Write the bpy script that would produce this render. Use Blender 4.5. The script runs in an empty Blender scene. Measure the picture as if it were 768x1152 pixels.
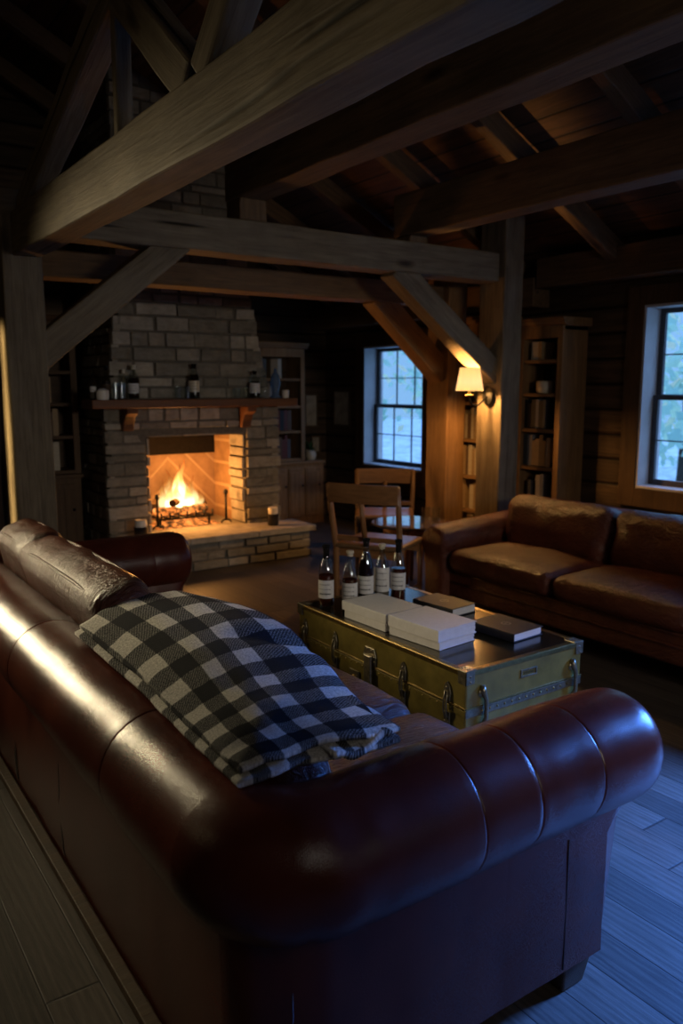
import bpy, bmesh, math, random
from math import pi, sin, cos, radians as R
from mathutils import Vector as V, Matrix as M, noise
random.seed(7)
sc = bpy.context.scene
COL = sc.collection

# ------------------------------------------------------------------ objects
def tag(o, label=None, cat=None, group=None, kind=None):
    if label: o['label'] = label
    if cat: o['category'] = cat
    if group: o['group'] = group
    if kind: o['kind'] = kind
    return o

def thing(name, loc, label, cat, group=None, rz=0, kind=None):
    o = bpy.data.objects.new(name, None); COL.objects.link(o)
    o.empty_display_size = .05
    o.location = loc; o.rotation_euler = (0, 0, rz)
    return tag(o, label, cat, group, kind)

def obj(name, bm, mats, parent=None, smooth=False, world=False, bevel=0, seg=2, sub=0, angle=None, loc=None, label=None):
    """bmesh -> ONE mesh object. world=True: the bmesh is in world axes, parent is an unrotated empty."""
    if world and parent is not None:
        bmesh.ops.translate(bm, verts=bm.verts, vec=-V(parent.location))
    if loc is None and parent is None and bm.verts:      # origin at the base of the thing
        xs = [v.co.x for v in bm.verts]; ys = [v.co.y for v in bm.verts]; zs = [v.co.z for v in bm.verts]
        loc = V(((min(xs)+max(xs))/2, (min(ys)+max(ys))/2, min(zs)))
        bmesh.ops.translate(bm, verts=bm.verts, vec=-loc)
    bmesh.ops.recalc_face_normals(bm, faces=bm.faces)
    me = bpy.data.meshes.new(name)
    bm.to_mesh(me); bm.free()
    if not isinstance(mats, (list, tuple)): mats = [mats]
    for m in mats: me.materials.append(m)
    o = bpy.data.objects.new(name, me); COL.objects.link(o)
    if loc is not None: o.location = loc
    o.parent = parent
    if bevel:
        b = o.modifiers.new('b', 'BEVEL'); b.width = bevel; b.segments = seg; b.limit_method = 'ANGLE'; b.angle_limit = R(40)
    if sub:
        s = o.modifiers.new('s', 'SUBSURF'); s.levels = sub; s.render_levels = sub
    if smooth:
        me.polygons.foreach_set('use_smooth', [True]*len(me.polygons))
        if angle: me.set_sharp_from_angle(angle=R(angle))
    if label: o['label'] = label
    return o

def BM(): return bmesh.new()

def box(bm, x0, x1, y0, y1, z0, z1, mat=0, mtx=None):
    vs = [bm.verts.new((x, y, z)) for z in (z0, z1) for y in (y0, y1) for x in (x0, x1)]
    if mtx:
        for v in vs: v.co = mtx @ v.co
    fs = [bm.faces.new([vs[i] for i in f]) for f in ((0,2,3,1),(4,5,7,6),(0,1,5,4),(2,6,7,3),(0,4,6,2),(1,3,7,5))]
    for f in fs: f.material_index = mat
    return vs

def lathe(bm, prof, n=20, mat=0, cx=0, cy=0, mtx=None, a0=0, a1=2*pi):
    full = abs(a1-a0-2*pi) < 1e-6
    k = n if full else n+1
    rings = []
    for r, z in prof:
        if r < 1e-6:
            v = bm.verts.new((cx, cy, z)); rings.append([v])
        else:
            rings.append([bm.verts.new((cx+r*cos(a0+(a1-a0)*i/n), cy+r*sin(a0+(a1-a0)*i/n), z)) for i in range(k)])
    if mtx:
        for r in rings:
            for v in r: v.co = mtx @ v.co
    for a, b in zip(rings, rings[1:]):
        for i in range(n):
            j = (i+1) % k
            if len(a) == 1 and len(b) == 1: continue
            if len(a) == 1: f = bm.faces.new((a[0], b[j], b[i]))
            elif len(b) == 1: f = bm.faces.new((a[i], a[j], b[0]))
            else: f = bm.faces.new((a[i], a[j], b[j], b[i]))
            f.material_index = mat; f.smooth = True

def tube(bm, pts, r, n=8, mat=0, closed=False):
    pts = [V(p) for p in pts]; N = len(pts)
    rr = r if isinstance(r, (list, tuple)) else [r]*N
    rings = []; up = None
    for i, p in enumerate(pts):
        t = (pts[(i+1) % N]-pts[i-1]) if closed else (pts[min(i+1, N-1)]-pts[max(i-1, 0)])
        t.normalize()
        if up is None:
            up = t.orthogonal().normalized()
        up = (up - t*up.dot(t))
        up = up.normalized() if up.length > 1e-6 else t.orthogonal().normalized()
        b = t.cross(up)
        rings.append([bm.verts.new(p+rr[i]*(up*cos(2*pi*k/n)+b*sin(2*pi*k/n))) for k in range(n)])
    pr = list(zip(rings, rings[1:]))
    if closed: pr.append((rings[-1], rings[0]))
    for a, b in pr:
        for k in range(n):
            f = bm.faces.new((a[k], a[(k+1) % n], b[(k+1) % n], b[k])); f.material_index = mat; f.smooth = True
    if not closed:
        for rg in (rings[0], rings[-1]):
            f = bm.faces.new(rg); f.material_index = mat

def prism(bm, poly, axis, a0, a1, mat=0):
    """extrude a 2-D polygon: axis 'x' -> poly is (y,z); 'y' -> (x,z); 'z' -> (x,y)"""
    def mk(p, a):
        return {'x': (a, p[0], p[1]), 'y': (p[0], a, p[1]), 'z': (p[0], p[1], a)}[axis]
    A = [bm.verts.new(mk(p, a0)) for p in poly]; B = [bm.verts.new(mk(p, a1)) for p in poly]
    n = len(poly)
    fs = [bm.faces.new(A), bm.faces.new(B)]
    for i in range(n): fs.append(bm.faces.new((A[i], A[(i+1) % n], B[(i+1) % n], B[i])))
    for f in fs: f.material_index = mat

def rbox(bm, sx, sy, sz, r, n=10, crown=0, wr=0, ws=6, seed=0, mtx=None, mat=0, pinch=0):
    """puffy rounded box centred on the origin"""
    bmesh.ops.create_cube(bm, size=2)
    bmesh.ops.subdivide_edges(bm, edges=bm.edges[:], cuts=n, use_grid_fill=True)
    seen = bm.verts[:]
    h = (sx/2, sy/2, sz/2)
    for v in seen:
        q = V((v.co.x, v.co.y, v.co.z))
        # spread samples so that the rounded edges get rows
        p = V([h[i]*math.copysign(1-(1-abs(q[i]))**1.5, q[i]) for i in range(3)])
        rr = [min(r, h[i]) for i in range(3)]
        inn = V([max(-(h[i]-rr[i]), min(h[i]-rr[i], p[i])) for i in range(3)])
        d = p-inn
        e = V([d[i]/rr[i] for i in range(3)])
        m = max(abs(e.x), abs(e.y), abs(e.z))
        if m > 1e-6:
            e = e.normalized()*m
            p = inn+V([e[i]*rr[i] for i in range(3)])
        u, w = p.x/h[0], p.y/h[1]
        p.z += crown*(1-u*u)*(1-w*w)*(p.z/h[2])
        if pinch:
            p.x += pinch*(u*u*u)*(w*w); p.y += pinch*(w*w*w)*(u*u)
        if wr:
            k = noise.noise(p*ws+V((seed*3.1, seed, 0)))+.6*noise.noise(p*ws*2.3+V((seed, 5, 1)))
            p += p.normalized()*wr*k
        v.co = p
    for v in seen:
        if mtx: v.co = mtx @ v.co
        for f in v.link_faces: f.smooth = True; f.material_index = mat

# ------------------------------------------------------------------ materials
class NT:
    def __init__(s, name):
        s.m = bpy.data.materials.new(name); s.m.use_nodes = True
        s.t = s.m.node_tree; s.t.nodes.clear()
        s.out = s.t.nodes.new('ShaderNodeOutputMaterial')
    def n(s, typ, **kw):
        nd = s.t.nodes.new('ShaderNode'+typ)
        for k, v in kw.items():
            if k.startswith('_'): setattr(nd, k[1:], v)
        for k, v in kw.items():
            if k.startswith('_'): continue
            i = nd.inputs[int(k[1:])] if k[0] == 'i' and k[1:].isdigit() else nd.inputs[k.replace('__', ' ')]
            if hasattr(v, 'is_output') or isinstance(v, bpy.types.NodeSocket): s.t.links.new(v, i)
            else: i.default_value = v
        return nd
    def co(s, kind='Object'): return s.n('TexCoord').outputs[kind]
    def map(s, vec, scale=(1,1,1), rot=(0,0,0), loc=(0,0,0)):
        return s.n('Mapping', Vector=vec, Scale=scale, Rotation=rot, Location=loc).outputs[0]
    def noise(s, vec, scale, detail=4, rough=.55, dist=0):
        return s.n('TexNoise', Vector=vec, Scale=scale, Detail=detail, Roughness=rough, Distortion=dist).outputs['Fac']
    def ramp(s, fac, stops, interp='LINEAR'):
        nd = s.n('ValToRGB', Fac=fac); cr = nd.color_ramp; cr.interpolation = interp
        while len(cr.elements) < len(stops): cr.elements.new(.5)
        for e, (p, c) in zip(cr.elements, stops):
            e.position = p; e.color = c if len(c) == 4 else (*c, 1)
        return nd.outputs[0]
    def mix(s, fac, a, b, mode='MIX'):
        nd = s.n('MixRGB', _blend_type=mode, Fac=fac, Color1=a, Color2=b); return nd.outputs[0]
    def math(s, op, a, b=0.0, c=None):
        nd = s.n('Math', _operation=op, i0=a, i1=b)
        return nd.outputs[0]
    def bump(s, h, strength=.3, dist=.01, normal=None):
        nd = s.n('Bump', Height=h, Strength=strength, Distance=dist)
        if normal is not None: s.t.links.new(normal, nd.inputs['Normal'])
        return nd.outputs[0]
    def bsdf(s, **kw):
        nd = s.n('BsdfPrincipled', **kw); return nd.outputs[0]
    def done(s, sh):
        s.t.links.new(sh, s.out.inputs['Surface']); return s.m

def C(r, g, b, a=1): return (r, g, b, a)
def srgb(r, g, b):
    f = lambda c: ((c/255+.055)/1.055)**2.4 if c > 10 else c/255/12.92
    return (f(r), f(g), f(b), 1)

def wood(name, c0, c1, rough=.65, axis='x', scale=1.0, crack=True, spec=.3, bump=.35):
    t = NT(name); co = t.co()
    rnd = t.n('ObjectInfo').outputs['Random']
    off = t.n('CombineXYZ', X=t.math('MULTIPLY', rnd, 37.0), Y=t.math('MULTIPLY', rnd, 11.0), Z=t.math('MULTIPLY', rnd, 23.0)).outputs[0]
    co = t.n('VectorMath', _operation='ADD', i0=co, i1=off).outputs[0]
    k = {'x': (0, 1, 1), 'y': (1, 0, 1), 'z': (1, 1, 0)}[axis]
    sc_ = lambda lo, hi: tuple((hi if q else lo)*scale for q in k)
    n1 = t.noise(t.map(co, sc_(1.6, 26)), 1.6, 8, .68, .7)
    n2 = t.noise(t.map(co, sc_(.7, 5)), 1.2, 3, .5, 1.2)
    n3 = t.noise(co, 7, 4, .6, .4)
    f = t.math('ADD', t.math('MULTIPLY', n1, .55), t.math('ADD', t.math('MULTIPLY', n2, .3), t.math('MULTIPLY', n3, .15)))
    col = t.ramp(f, [(.34, c0), (.64, c1)])
    h = f
    if crack:
        ck = t.noise(t.map(co, sc_(.55, 13)), 1.0, 2, .4, .5)
        ckm = t.ramp(ck, [(.25, C(.10,.09,.08)), (.285, C(1,1,1))])
        vo = t.n('TexVoronoi', Vector=t.map(co, sc_(1.5, 5)), Scale=1.0).outputs['Distance']
        kn = t.ramp(vo, [(.04, C(.22,.18,.15)), (.10, C(.6,.55,.5)), (.16, C(1,1,1))])
        col = t.mix(1.0, t.mix(1.0, col, ckm, 'MULTIPLY'), kn, 'MULTIPLY')
        h = t.math('ADD', f, t.math('MULTIPLY', t.ramp(ck, [(.25, C(0,0,0)), (.30, C(1,1,1))]), .6))
        h = t.math('ADD', h, t.math('MULTIPLY', t.noise(t.map(co, sc_(5, 3)), 1.0, 2, .5, .5), .9))
    return t.done(t.bsdf(Base__Color=col, Roughness=rough, Specular__IOR__Level=spec, Normal=t.bump(h, bump*1.6, .014)))

MT = {}
MT['timber'] = {a: wood('timber_grey_'+a, C(.075,.052,.030), C(.235,.180,.112), .7, a) for a in 'xyz'}
MT['timber_dark'] = {a: wood('timber_brown_'+a, C(.06,.034,.016), C(.19,.110,.052), .7, a) for a in 'xyz'}
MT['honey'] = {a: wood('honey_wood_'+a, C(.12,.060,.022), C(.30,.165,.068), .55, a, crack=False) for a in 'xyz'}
MT['mantel'] = wood('mantel_wood', C(.085,.032,.014), C(.19,.080,.036), .5, 'x')
MT['casing'] = {a: wood('casing_wood_'+a, C(.05,.026,.012), C(.12,.066,.030), .6, a, crack=False) for a in 'xyz'}
MT['chair'] = {a: wood('chair_wood_'+a, C(.15,.062,.022), C(.33,.155,.058), .35, a, crack=False, spec=.5, bump=.1) for a in 'xyz'}
MT['shelfdark'] = wood('shelf_dark', C(.035,.020,.010), C(.085,.048,.022), .6, 'x', crack=False)

def planks_wall(name, c0, c1, rowh, axis):
    """horizontal boards; axis = direction of the boards ('x' or 'y')"""
    t = NT(name); co = t.co()
    sep = t.n('SeparateXYZ', Vector=co).outputs
    zz = t.math('DIVIDE', sep[2], rowh)
    fr = t.math('FRACT', zz); row = t.math('FLOOR', zz)
    gap = t.ramp(fr, [(0, C(0,0,0)), (.05, C(.6,.6,.6)), (.12, C(1,1,1)), (.9, C(1,1,1)), (1, C(0,0,0))])
    wn = t.n('TexWhiteNoise', _noise_dimensions='1D', W=row).outputs['Value']
    off = t.n('CombineXYZ', X=t.math('MULTIPLY', wn, 9.0), Y=t.math('MULTIPLY', wn, 7.0), Z=0.0).outputs[0]
    co2 = t.n('VectorMath', _operation='ADD', i0=co, i1=off).outputs[0]
    g = t.noise(t.map(co2, (1, 14, 14) if axis == 'x' else (14, 1, 14)), 1.7, 6, .6, .7)
    col = t.ramp(g, [(.3, c0), (.7, c1)])
    col = t.mix(.5, col, t.ramp(wn, [(0, C(.35,.35,.35)), (1, C(1.2,1.2,1.2))]), 'MULTIPLY')
    col = t.mix(1, col, gap, 'MULTIPLY')
    h = t.math('ADD', t.math('MULTIPLY', gap, 2.0), t.math('MULTIPLY', g, .5))
    return t.done(t.bsdf(Base__Color=col, Roughness=.7, Specular__IOR__Level=.25, Normal=t.bump(h, .6, .012)))
MT['wall_x'] = planks_wall('wall_boards_x', C(.040,.024,.013), C(.115,.070,.036), .19, 'x')
MT['wall_y'] = planks_wall('wall_boards_y', C(.040,.024,.013), C(.115,.070,.036), .19, 'y')
MT['roof'] = None

def roof_mat():
    t = NT('roof_boards'); co = t.co()
    sep = t.n('SeparateXYZ', Vector=co).outputs
    yy = t.math('DIVIDE', sep[0], .16)
    fr = t.math('FRACT', yy); row = t.math('FLOOR', yy)
    gap = t.ramp(fr, [(0, C(0,0,0)), (.07, C(1,1,1)), (.93, C(1,1,1)), (1, C(0,0,0))])
    wn = t.n('TexWhiteNoise', _noise_dimensions='1D', W=row).outputs['Value']
    g = t.noise(t.map(co, (12, 1, 12)), 1.7, 5, .6, .7)
    col = t.ramp(g, [(.3, C(.07,.032,.012)), (.7, C(.19,.088,.034))])
    col = t.mix(.6, col, t.ramp(wn, [(0, C(.4,.4,.4)), (1, C(1.2,1.2,1.2))]), 'MULTIPLY')
    col = t.mix(1, col, gap, 'MULTIPLY')
    return t.done(t.bsdf(Base__Color=col, Roughness=.7, Normal=t.bump(t.math('ADD', gap, g), .5, .01)))
MT['roof'] = roof_mat()

def floor_mat():
    t = NT('floor_planks'); co = t.co()
    sep = t.n('SeparateXYZ', Vector=co).outputs
    W = .135
    xx = t.math('DIVIDE', sep[0], W); row = t.math('FLOOR', xx); fr = t.math('FRACT', xx)
    wn = t.n('TexWhiteNoise', _noise_dimensions='1D', W=row).outputs['Value']
    yo = t.math('ADD', t.math('DIVIDE', sep[1], 1.55), t.math('MULTIPLY', wn, 7.31))
    fy = t.math('FRACT', yo); iy = t.math('FLOOR', yo)
    wn2 = t.n('TexWhiteNoise', _noise_dimensions='2D', Vector=t.n('CombineXYZ', X=row, Y=iy, Z=0.0).outputs[0]).outputs['Value']
    gx = t.ramp(fr, [(0, C(0,0,0)), (.022, C(1,1,1)), (.978, C(1,1,1)), (1, C(0,0,0))])
    gy = t.ramp(fy, [(0, C(0,0,0)), (.002, C(1,1,1)), (.998, C(1,1,1)), (1, C(0,0,0))])
    gap = t.mix(1, gx, gy, 'MULTIPLY')
    off = t.n('CombineXYZ', X=t.math('MULTIPLY', wn2, 31.0), Y=t.math('MULTIPLY', wn2, 17.0), Z=t.math('MULTIPLY', wn2, 5.0)).outputs[0]
    co2 = t.n('VectorMath', _operation='ADD', i0=co, i1=off).outputs[0]
    g1 = t.noise(t.map(co2, (22, 2.2, 10)), 1.5, 8, .70, 1.8)
    wv = t.n('TexWave', _wave_type='BANDS', _bands_direction='X', Vector=t.map(co2, (1, .09, 1)), Scale=14.0, Distortion=9.0, Detail=3.0).outputs['Fac']
    g = t.math('ADD', t.math('MULTIPLY', g1, .85), t.math('MULTIPLY', wv, .15))
    col = t.ramp(g, [(.25, C(.036,.030,.026)), (.72, C(.108,.092,.078))])
    col = t.mix(.7, col, t.ramp(wn2, [(0, C(.5,.5,.5)), (1, C(1.25,1.2,1.15))]), 'MULTIPLY')
    col = t.mix(1, col, t.mix(1, C(.12,.1,.1), gap, 'ADD'), 'MULTIPLY')
    h = t.math('ADD', t.math('MULTIPLY', gap, 1.5), t.math('MULTIPLY', g, 1.0))
    rg = t.ramp(g1, [(.2, C(.46,.46,.46)), (.8, C(.60,.60,.60))])
    return t.done(t.bsdf(Base__Color=col, Roughness=rg, Specular__IOR__Level=.22, Normal=t.bump(h, .22, .005)))
MT['floor'] = floor_mat()

def leather(name, dark, light, rough=.33, wr=.25, coat=.25, ruche=None):
    t = NT(name); co = t.co()
    n1 = t.noise(co, 3.0, 4, .6, .4); n2 = t.noise(co, 9, 3, .5, .1)
    f = t.math('ADD', t.math('MULTIPLY', n1, .7), t.math('MULTIPLY', n2, .3))
    col = t.ramp(f, [(.33, dark), (.66, light)])
    vo = t.n('TexVoronoi', Vector=co, Scale=260.0, _feature='DISTANCE_TO_EDGE').outputs['Distance']
    h = t.math('ADD', t.math('MULTIPLY', vo, .35), t.math('MULTIPLY', t.noise(co, 26 if wr > .3 else 45, 3, .5, 1.4 if wr > .3 else .2), wr))
    if ruche:
        h = t.math('ADD', h, t.math('MULTIPLY', t.noise(t.map(co, ruche), 1.0, 3, .5, 1.8), 1.6))
    rg = rough
    return t.done(t.bsdf(Base__Color=col, Roughness=rg, Specular__IOR__Level=.38, Coat__Weight=coat, Coat__Roughness=.28, Normal=t.bump(h, .8 if ruche else .22, .010 if ruche else .006)))
MT['leather'] = leather('oxblood_leather', C(.044,.0085,.0048), C(.092,.0205,.0105), .27, .08, .0)
MT['leather_cushion'] = leather('crinkled_brown_leather', C(.040,.010,.005), C(.090,.025,.012), .28, .8, .05, (9, 46, 9))
MT['leather_far'] = leather('chestnut_leather', C(.060,.013,.006), C(.130,.033,.014), .27, .7, .05, (15, 15, 22))
MT['leather_seam'] = leather('seam_leather', C(.010,.004,.003), C(.020,.008,.006), .5, .2, 0)

def flat(name, col, rough=.5, metal=0, spec=.5, var=.25, scale=30, bump=.0, coat=0, trans=0, alpha=1, emit=None, es=0):
    t = NT(name); co = t.co()
    n1 = t.noise(co, scale, 4, .6)
    c = t.mix(1, col, t.ramp(n1, [(.3, C(1-var,1-var,1-var)), (.7, C(1+var*.4,1+var*.4,1+var*.4))]), 'MULTIPLY')
    kw = dict(Base__Color=c, Roughness=rough, Metallic=metal, Specular__IOR__Level=spec, Coat__Weight=coat, Transmission__Weight=trans)
    if bump: kw['Normal'] = t.bump(n1, bump, .004)
    if emit: kw['Emission__Color'] = emit; kw['Emission__Strength'] = es
    return t.done(t.bsdf(**kw))

MT['trunk'] = flat('olive_painted_metal', C(.205,.155,.036), .34, .25, .5, .35, 12, .06)
MT['trunk_top'] = flat('dark_polished_sheet', C(.075,.062,.040), .17, .85, .5, .3, 9, .03)
MT['brass'] = flat('aged_brass', C(.34,.24,.085), .3, .95, .5, .4, 40, .1)
MT['steel'] = flat('tarnished_steel', C(.27,.23,.15), .3, .75, .5, .45, 60, .15)
MT['iron'] = flat('black_iron', C(.012,.011,.010), .45, .6, .5, .3, 60, .2)
MT['paper'] = flat('white_paper_cover', C(.62,.60,.60), .5, 0, .4, .08, 40)
MT['blackcover'] = flat('black_book_cover', C(.020,.018,.018), .5, 0, .35, .3, 50)
MT['lettering'] = flat('dark_lettering', C(.012,.012,.016), .6, 0, .3, .1)
MT['emboss'] = flat('grey_emboss', C(.16,.15,.15), .45, 0, .4, .1)
MT['labelpaper'] = flat('bottle_label_paper', C(.62,.60,.58), .6, 0, .3, .1, 60)
MT['cream'] = flat('cream_ceramic', C(.55,.47,.34), .4, 0, .5, .1)
MT['wax'] = flat('white_wax', C(.70,.64,.55), .5, 0, .4, .05)
MT['sash'] = flat('sash_paint', C(.09,.085,.085), .45, 0, .4, .2)
MT['jamb'] = flat('pale_jamb_paint', C(.62,.58,.54), .5, 0, .4, .1, 8)
MT['log'] = flat('charred_log', C(.055,.030,.016), .9, 0, .1, .7, 25, .8)
MT['ash'] = flat('ash_bed', C(.13,.10,.085), .95, 0, .1, .5, 40, .6)
MT['dullblack'] = flat('dull_black', C(.010,.008,.007), .9, 0, .1, .4)
MT['leaf'] = flat('house_plant_leaf', C(.03,.075,.025), .45, 0, .5, .4)
MT['pot'] = flat('clay_pot', C(.35,.30,.25), .7, 0, .3, .2)
MT['candle_dark'] = flat('dark_candle_cup', C(.015,.013,.014), .2, 0, .6, .2)
MT['artpaper'] = flat('framed_print_paper', C(.42,.36,.28), .7, 0, .3, .5, 9)
MT['frame'] = flat('picture_frame', C(.09,.055,.028), .5, 0, .4, .3)
MT['mat_seat'] = flat('worn_seat', C(.20,.11,.05), .28, 0, .6, .25, 12)
MT['blueglass'] = flat('blue_glass', C(.12,.19,.32), .12, 0, .6, .2, 20, 0, 0, .3)
MT['bark'] = flat('tree_bark', C(.06,.045,.035), .9, 0, .2, .5, 20)
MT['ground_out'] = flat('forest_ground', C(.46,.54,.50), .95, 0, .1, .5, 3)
MT['ember'] = None
BOOKC = {'tan': C(.30,.20,.10), 'cream': C(.46,.40,.30), 'brown': C(.10,.055,.028), 'grey': C(.22,.22,.22),
         'green': C(.06,.085,.05), 'black': C(.022,.02,.02), 'maroon': C(.12,.03,.022), 'slate': C(.075,.077,.08)}
MB_ = {k: flat('book_'+k, v, .55, 0, .4, .2, 60) for k, v in BOOKC.items()}

def glass_mat(name, tint=C(1,1,1), gl=.12, rough=.03):
    t = NT(name)
    tr = t.n('BsdfTransparent', Color=tint).outputs[0]
    g = t.n('BsdfGlossy', Color=C(1,1,1), Roughness=rough).outputs[0]
    fr = t.n('LayerWeight', Blend=.25).outputs['Facing']
    f = t.math('ADD', t.math('MULTIPLY', t.math('POWER', fr, 2.0), .55), gl)
    return t.done(t.n('MixShader', Fac=f, i1=tr, i2=g).outputs[0])
MT['glass'] = glass_mat('clear_glass', C(.90,.93,.92), .05)
MT['pane'] = glass_mat('window_glass', C(.93,.96,.97), .03)
MT['bottleglass'] = glass_mat('bottle_glass', C(.80,.84,.82), .06)

def liquid(name, col):
    t = NT(name)
    p = t.bsdf(Base__Color=col, Roughness=.08, Specular__IOR__Level=.5)
    tr = t.n('BsdfTransparent', Color=C(col[0]*3.2, col[1]*2.4, col[2]*1.5)).outputs[0]
    return t.done(t.n('MixShader', Fac=.62, i1=tr, i2=p).outputs[0])
MT['whiskey'] = liquid('amber_whiskey', C(.10,.022,.006))
MT['whiskey_pale'] = liquid('pale_spirit', C(.22,.18,.15))
MT['darkspirit'] = liquid('dark_spirit', C(.018,.008,.006))

def stone_mat(name, stops, bumpk=.6):
    t = NT(name); co = t.co()
    rnd = t.n('VertexColor', _layer_name='tone').outputs['Color']
    n1 = t.noise(co, 9, 6, .62, .6); n2 = t.noise(t.map(co, (2, 2, 9)), 6, 4, .6, .4)
    base = t.ramp(rnd, stops)
    col = t.mix(1, base, t.ramp(t.math('ADD', t.math('MULTIPLY', n1, .6), t.math('MULTIPLY', n2, .4)), [(.3, C(.55,.53,.5)), (.72, C(1.25,1.22,1.18))]), 'MULTIPLY')
    return t.done(t.bsdf(Base__Color=col, Roughness=.88, Specular__IOR__Level=.2, Normal=t.bump(n1, bumpk, .02)))
MT['stone'] = stone_mat('ledge_stone', [(0, C(.20,.180,.145)), (.35, C(.29,.262,.215)), (.7, C(.38,.345,.29)), (1, C(.44,.39,.31))])
MT['mortar'] = flat('mortar', C(.15,.13,.105), .95, 0, .1, .3)
def firebrick():
    t = NT('firebrick_herringbone'); co = t.co()
    sep = t.n('SeparateXYZ', Vector=co).outputs
    ax = t.math('ABSOLUTE', sep[0])
    d = t.math('ADD', ax, sep[2])
    w = t.math('FRACT', t.math('DIVIDE', d, .21))
    line = t.ramp(w, [(0, C(1,1,1)), (.09, C(1,1,1)), (.15, C(0,0,0)), (.98, C(0,0,0)), (1, C(1,1,1))])
    n1 = t.noise(co, 8, 5, .6)
    col = t.mix(line, t.ramp(n1, [(.3, C(.22,.13,.07)), (.7, C(.36,.22,.12))]), C(.43,.29,.17))
    return t.done(t.bsdf(Base__Color=col, Roughness=.9, Specular__IOR__Level=.1, Normal=t.bump(line, .4, .01)))
MT['firebrick'] = firebrick()
def ember_mat():
    t = NT('glowing_embers'); co = t.co()
    n1 = t.noise(co, 22, 4, .6)
    e = t.ramp(n1, [(.42, C(0,0,0)), (.62, C(1,.25,.04)), (.8, C(1,.6,.2))])
    return t.done(t.bsdf(Base__Color=C(.04,.03,.025), Roughness=.9, Emission__Color=e, Emission__Strength=1.6))
MT['ember'] = ember_mat()
def flame_mat(name, k):
    t = NT(name); g = t.co('Generated')
    z = t.n('SeparateXYZ', Vector=g).outputs[2]
    zz = t.math('ADD', z, t.math('MULTIPLY', t.math('SUBTRACT', t.noise(g, 3.5, 2, .5), .5), .35))
    col = t.ramp(zz, [(0, C(1,.80,.42)), (.35, C(1,.72,.30)), (.62, C(1,.42,.09)), (1, C(1,.20,.02))])
    st = t.ramp(zz, [(0, C(.8,.8,.8)), (.3, C(1,1,1)), (.65, C(.45,.45,.45)), (1, C(.12,.12,.12))])
    em = t.n('Emission', Color=col, Strength=t.math('MULTIPLY', st, k)).outputs[0]
    tr = t.n('BsdfTransparent', Color=C(1,1,1)).outputs[0]
    fc = t.n('LayerWeight', Blend=.5).outputs['Facing']
    f = t.math('MULTIPLY', t.math('SUBTRACT', 1.0, t.math('POWER', fc, .8)), t.ramp(zz, [(.5, C(1,1,1)), (1, C(.25,.25,.25))]))
    return t.done(t.n('MixShader', Fac=f, i1=tr, i2=em).outputs[0])
MT['flame'] = flame_mat('fire_flame', 5.0)
MT['flame_out'] = flame_mat('fire_flame_outer', 1.6)

def shade_mat():
    t = NT('lit_lamp_shade'); co = t.co('Generated')
    z = t.n('SeparateXYZ', Vector=co).outputs[2]
    e = t.ramp(z, [(0, C(1,.70,.30)), (.35, C(1,.80,.48)), (1, C(1,.60,.24))])
    d = t.n('BsdfDiffuse', Color=C(.75,.66,.5)).outputs[0]
    tl = t.n('BsdfTranslucent', Color=C(.45,.36,.22)).outputs[0]
    m = t.n('MixShader', Fac=.6, i1=d, i2=tl).outputs[0]
    em = t.n('Emission', Color=e, Strength=.55).outputs[0]
    return t.done(t.n('AddShader', i0=m, i1=em).outputs[0])
MT['shade'] = shade_mat()

def plaid():
    t = NT('buffalo_plaid_wool'); uv = t.co('UV')
    warp = t.n('TexNoise', Vector=uv, Scale=40.0, Detail=2.0).outputs['Color']
    w2 = t.n('VectorMath', _operation='SCALE', i0=t.n('VectorMath', _operation='SUBTRACT', i0=warp, i1=(.5,.5,.5)).outputs[0], Scale=.006).outputs[0]
    uvw = t.n('VectorMath', _operation='ADD', i0=uv, i1=w2).outputs[0]
    s = t.n('SeparateXYZ', Vector=uvw).outputs
    P = .165
    def stripe(c):
        fr = t.math('FRACT', t.math('DIVIDE', c, P))
        return t.ramp(fr, [(0, C(0,0,0)), (.47, C(0,0,0)), (.49, C(1,1,1)), (.98, C(1,1,1)), (1, C(0,0,0))])
    a, b = stripe(s[0]), stripe(s[1])
    def thin(c):
        fr = t.math('FRACT', t.math('ADD', t.math('DIVIDE', c, P), .27))
        return t.ramp(fr, [(0, C(1,1,1)), (.025, C(1,1,1)), (.05, C(0,0,0)), (1, C(0,0,0))])
    th = t.mix(1, thin(s[0]), thin(s[1]), 'ADD')
    fib = t.noise(t.map(uv, (1, 1, 1)), 420, 2, .7)
    fib2 = t.noise(uv, 170, 2, .6)
    # twill: pale and dark threads alternate where the two stripes cross
    tw = t.n('TexWave', _wave_type='BANDS', _bands_direction='DIAGONAL', Vector=uv, Scale=52.0, Distortion=6.0, Detail=2.0, Detail__Scale=9.0).outputs['Fac']
    pale = t.mix(t.ramp(t.math('ADD', t.math('MULTIPLY', fib, .4), t.math('MULTIPLY', t.noise(uv, 130, 3, .7), .6)), [(.36, C(0,0,0)), (.62, C(1,1,1))]), C(.36,.345,.31), C(.92,.89,.83))
    pale = t.mix(t.math('MULTIPLY', th, .35), pale, C(.18,.17,.16))
    dark = t.mix(fib2, C(.006,.0065,.010), C(.022,.024,.031))
    midf = t.ramp(t.math('ADD', t.math('MULTIPLY', tw, .22), t.math('ADD', t.math('MULTIPLY', fib2, .43), t.math('MULTIPLY', t.noise(uv, 260, 1, .5), .35))), [(.44, C(0,0,0)), (.62, C(1,1,1))])
    mid = t.mix(midf, C(.014,.015,.020), C(.27,.265,.25))
    c = t.mix(a, t.mix(b, pale, mid), t.mix(b, mid, dark))
    h = t.math('ADD', fib, t.math('MULTIPLY', fib2, 1.2))
    return t.done(t.bsdf(Base__Color=c, Roughness=.95, Specular__IOR__Level=.1, Normal=t.bump(h, .9, .008)))
MT['plaid'] = plaid()
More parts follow.
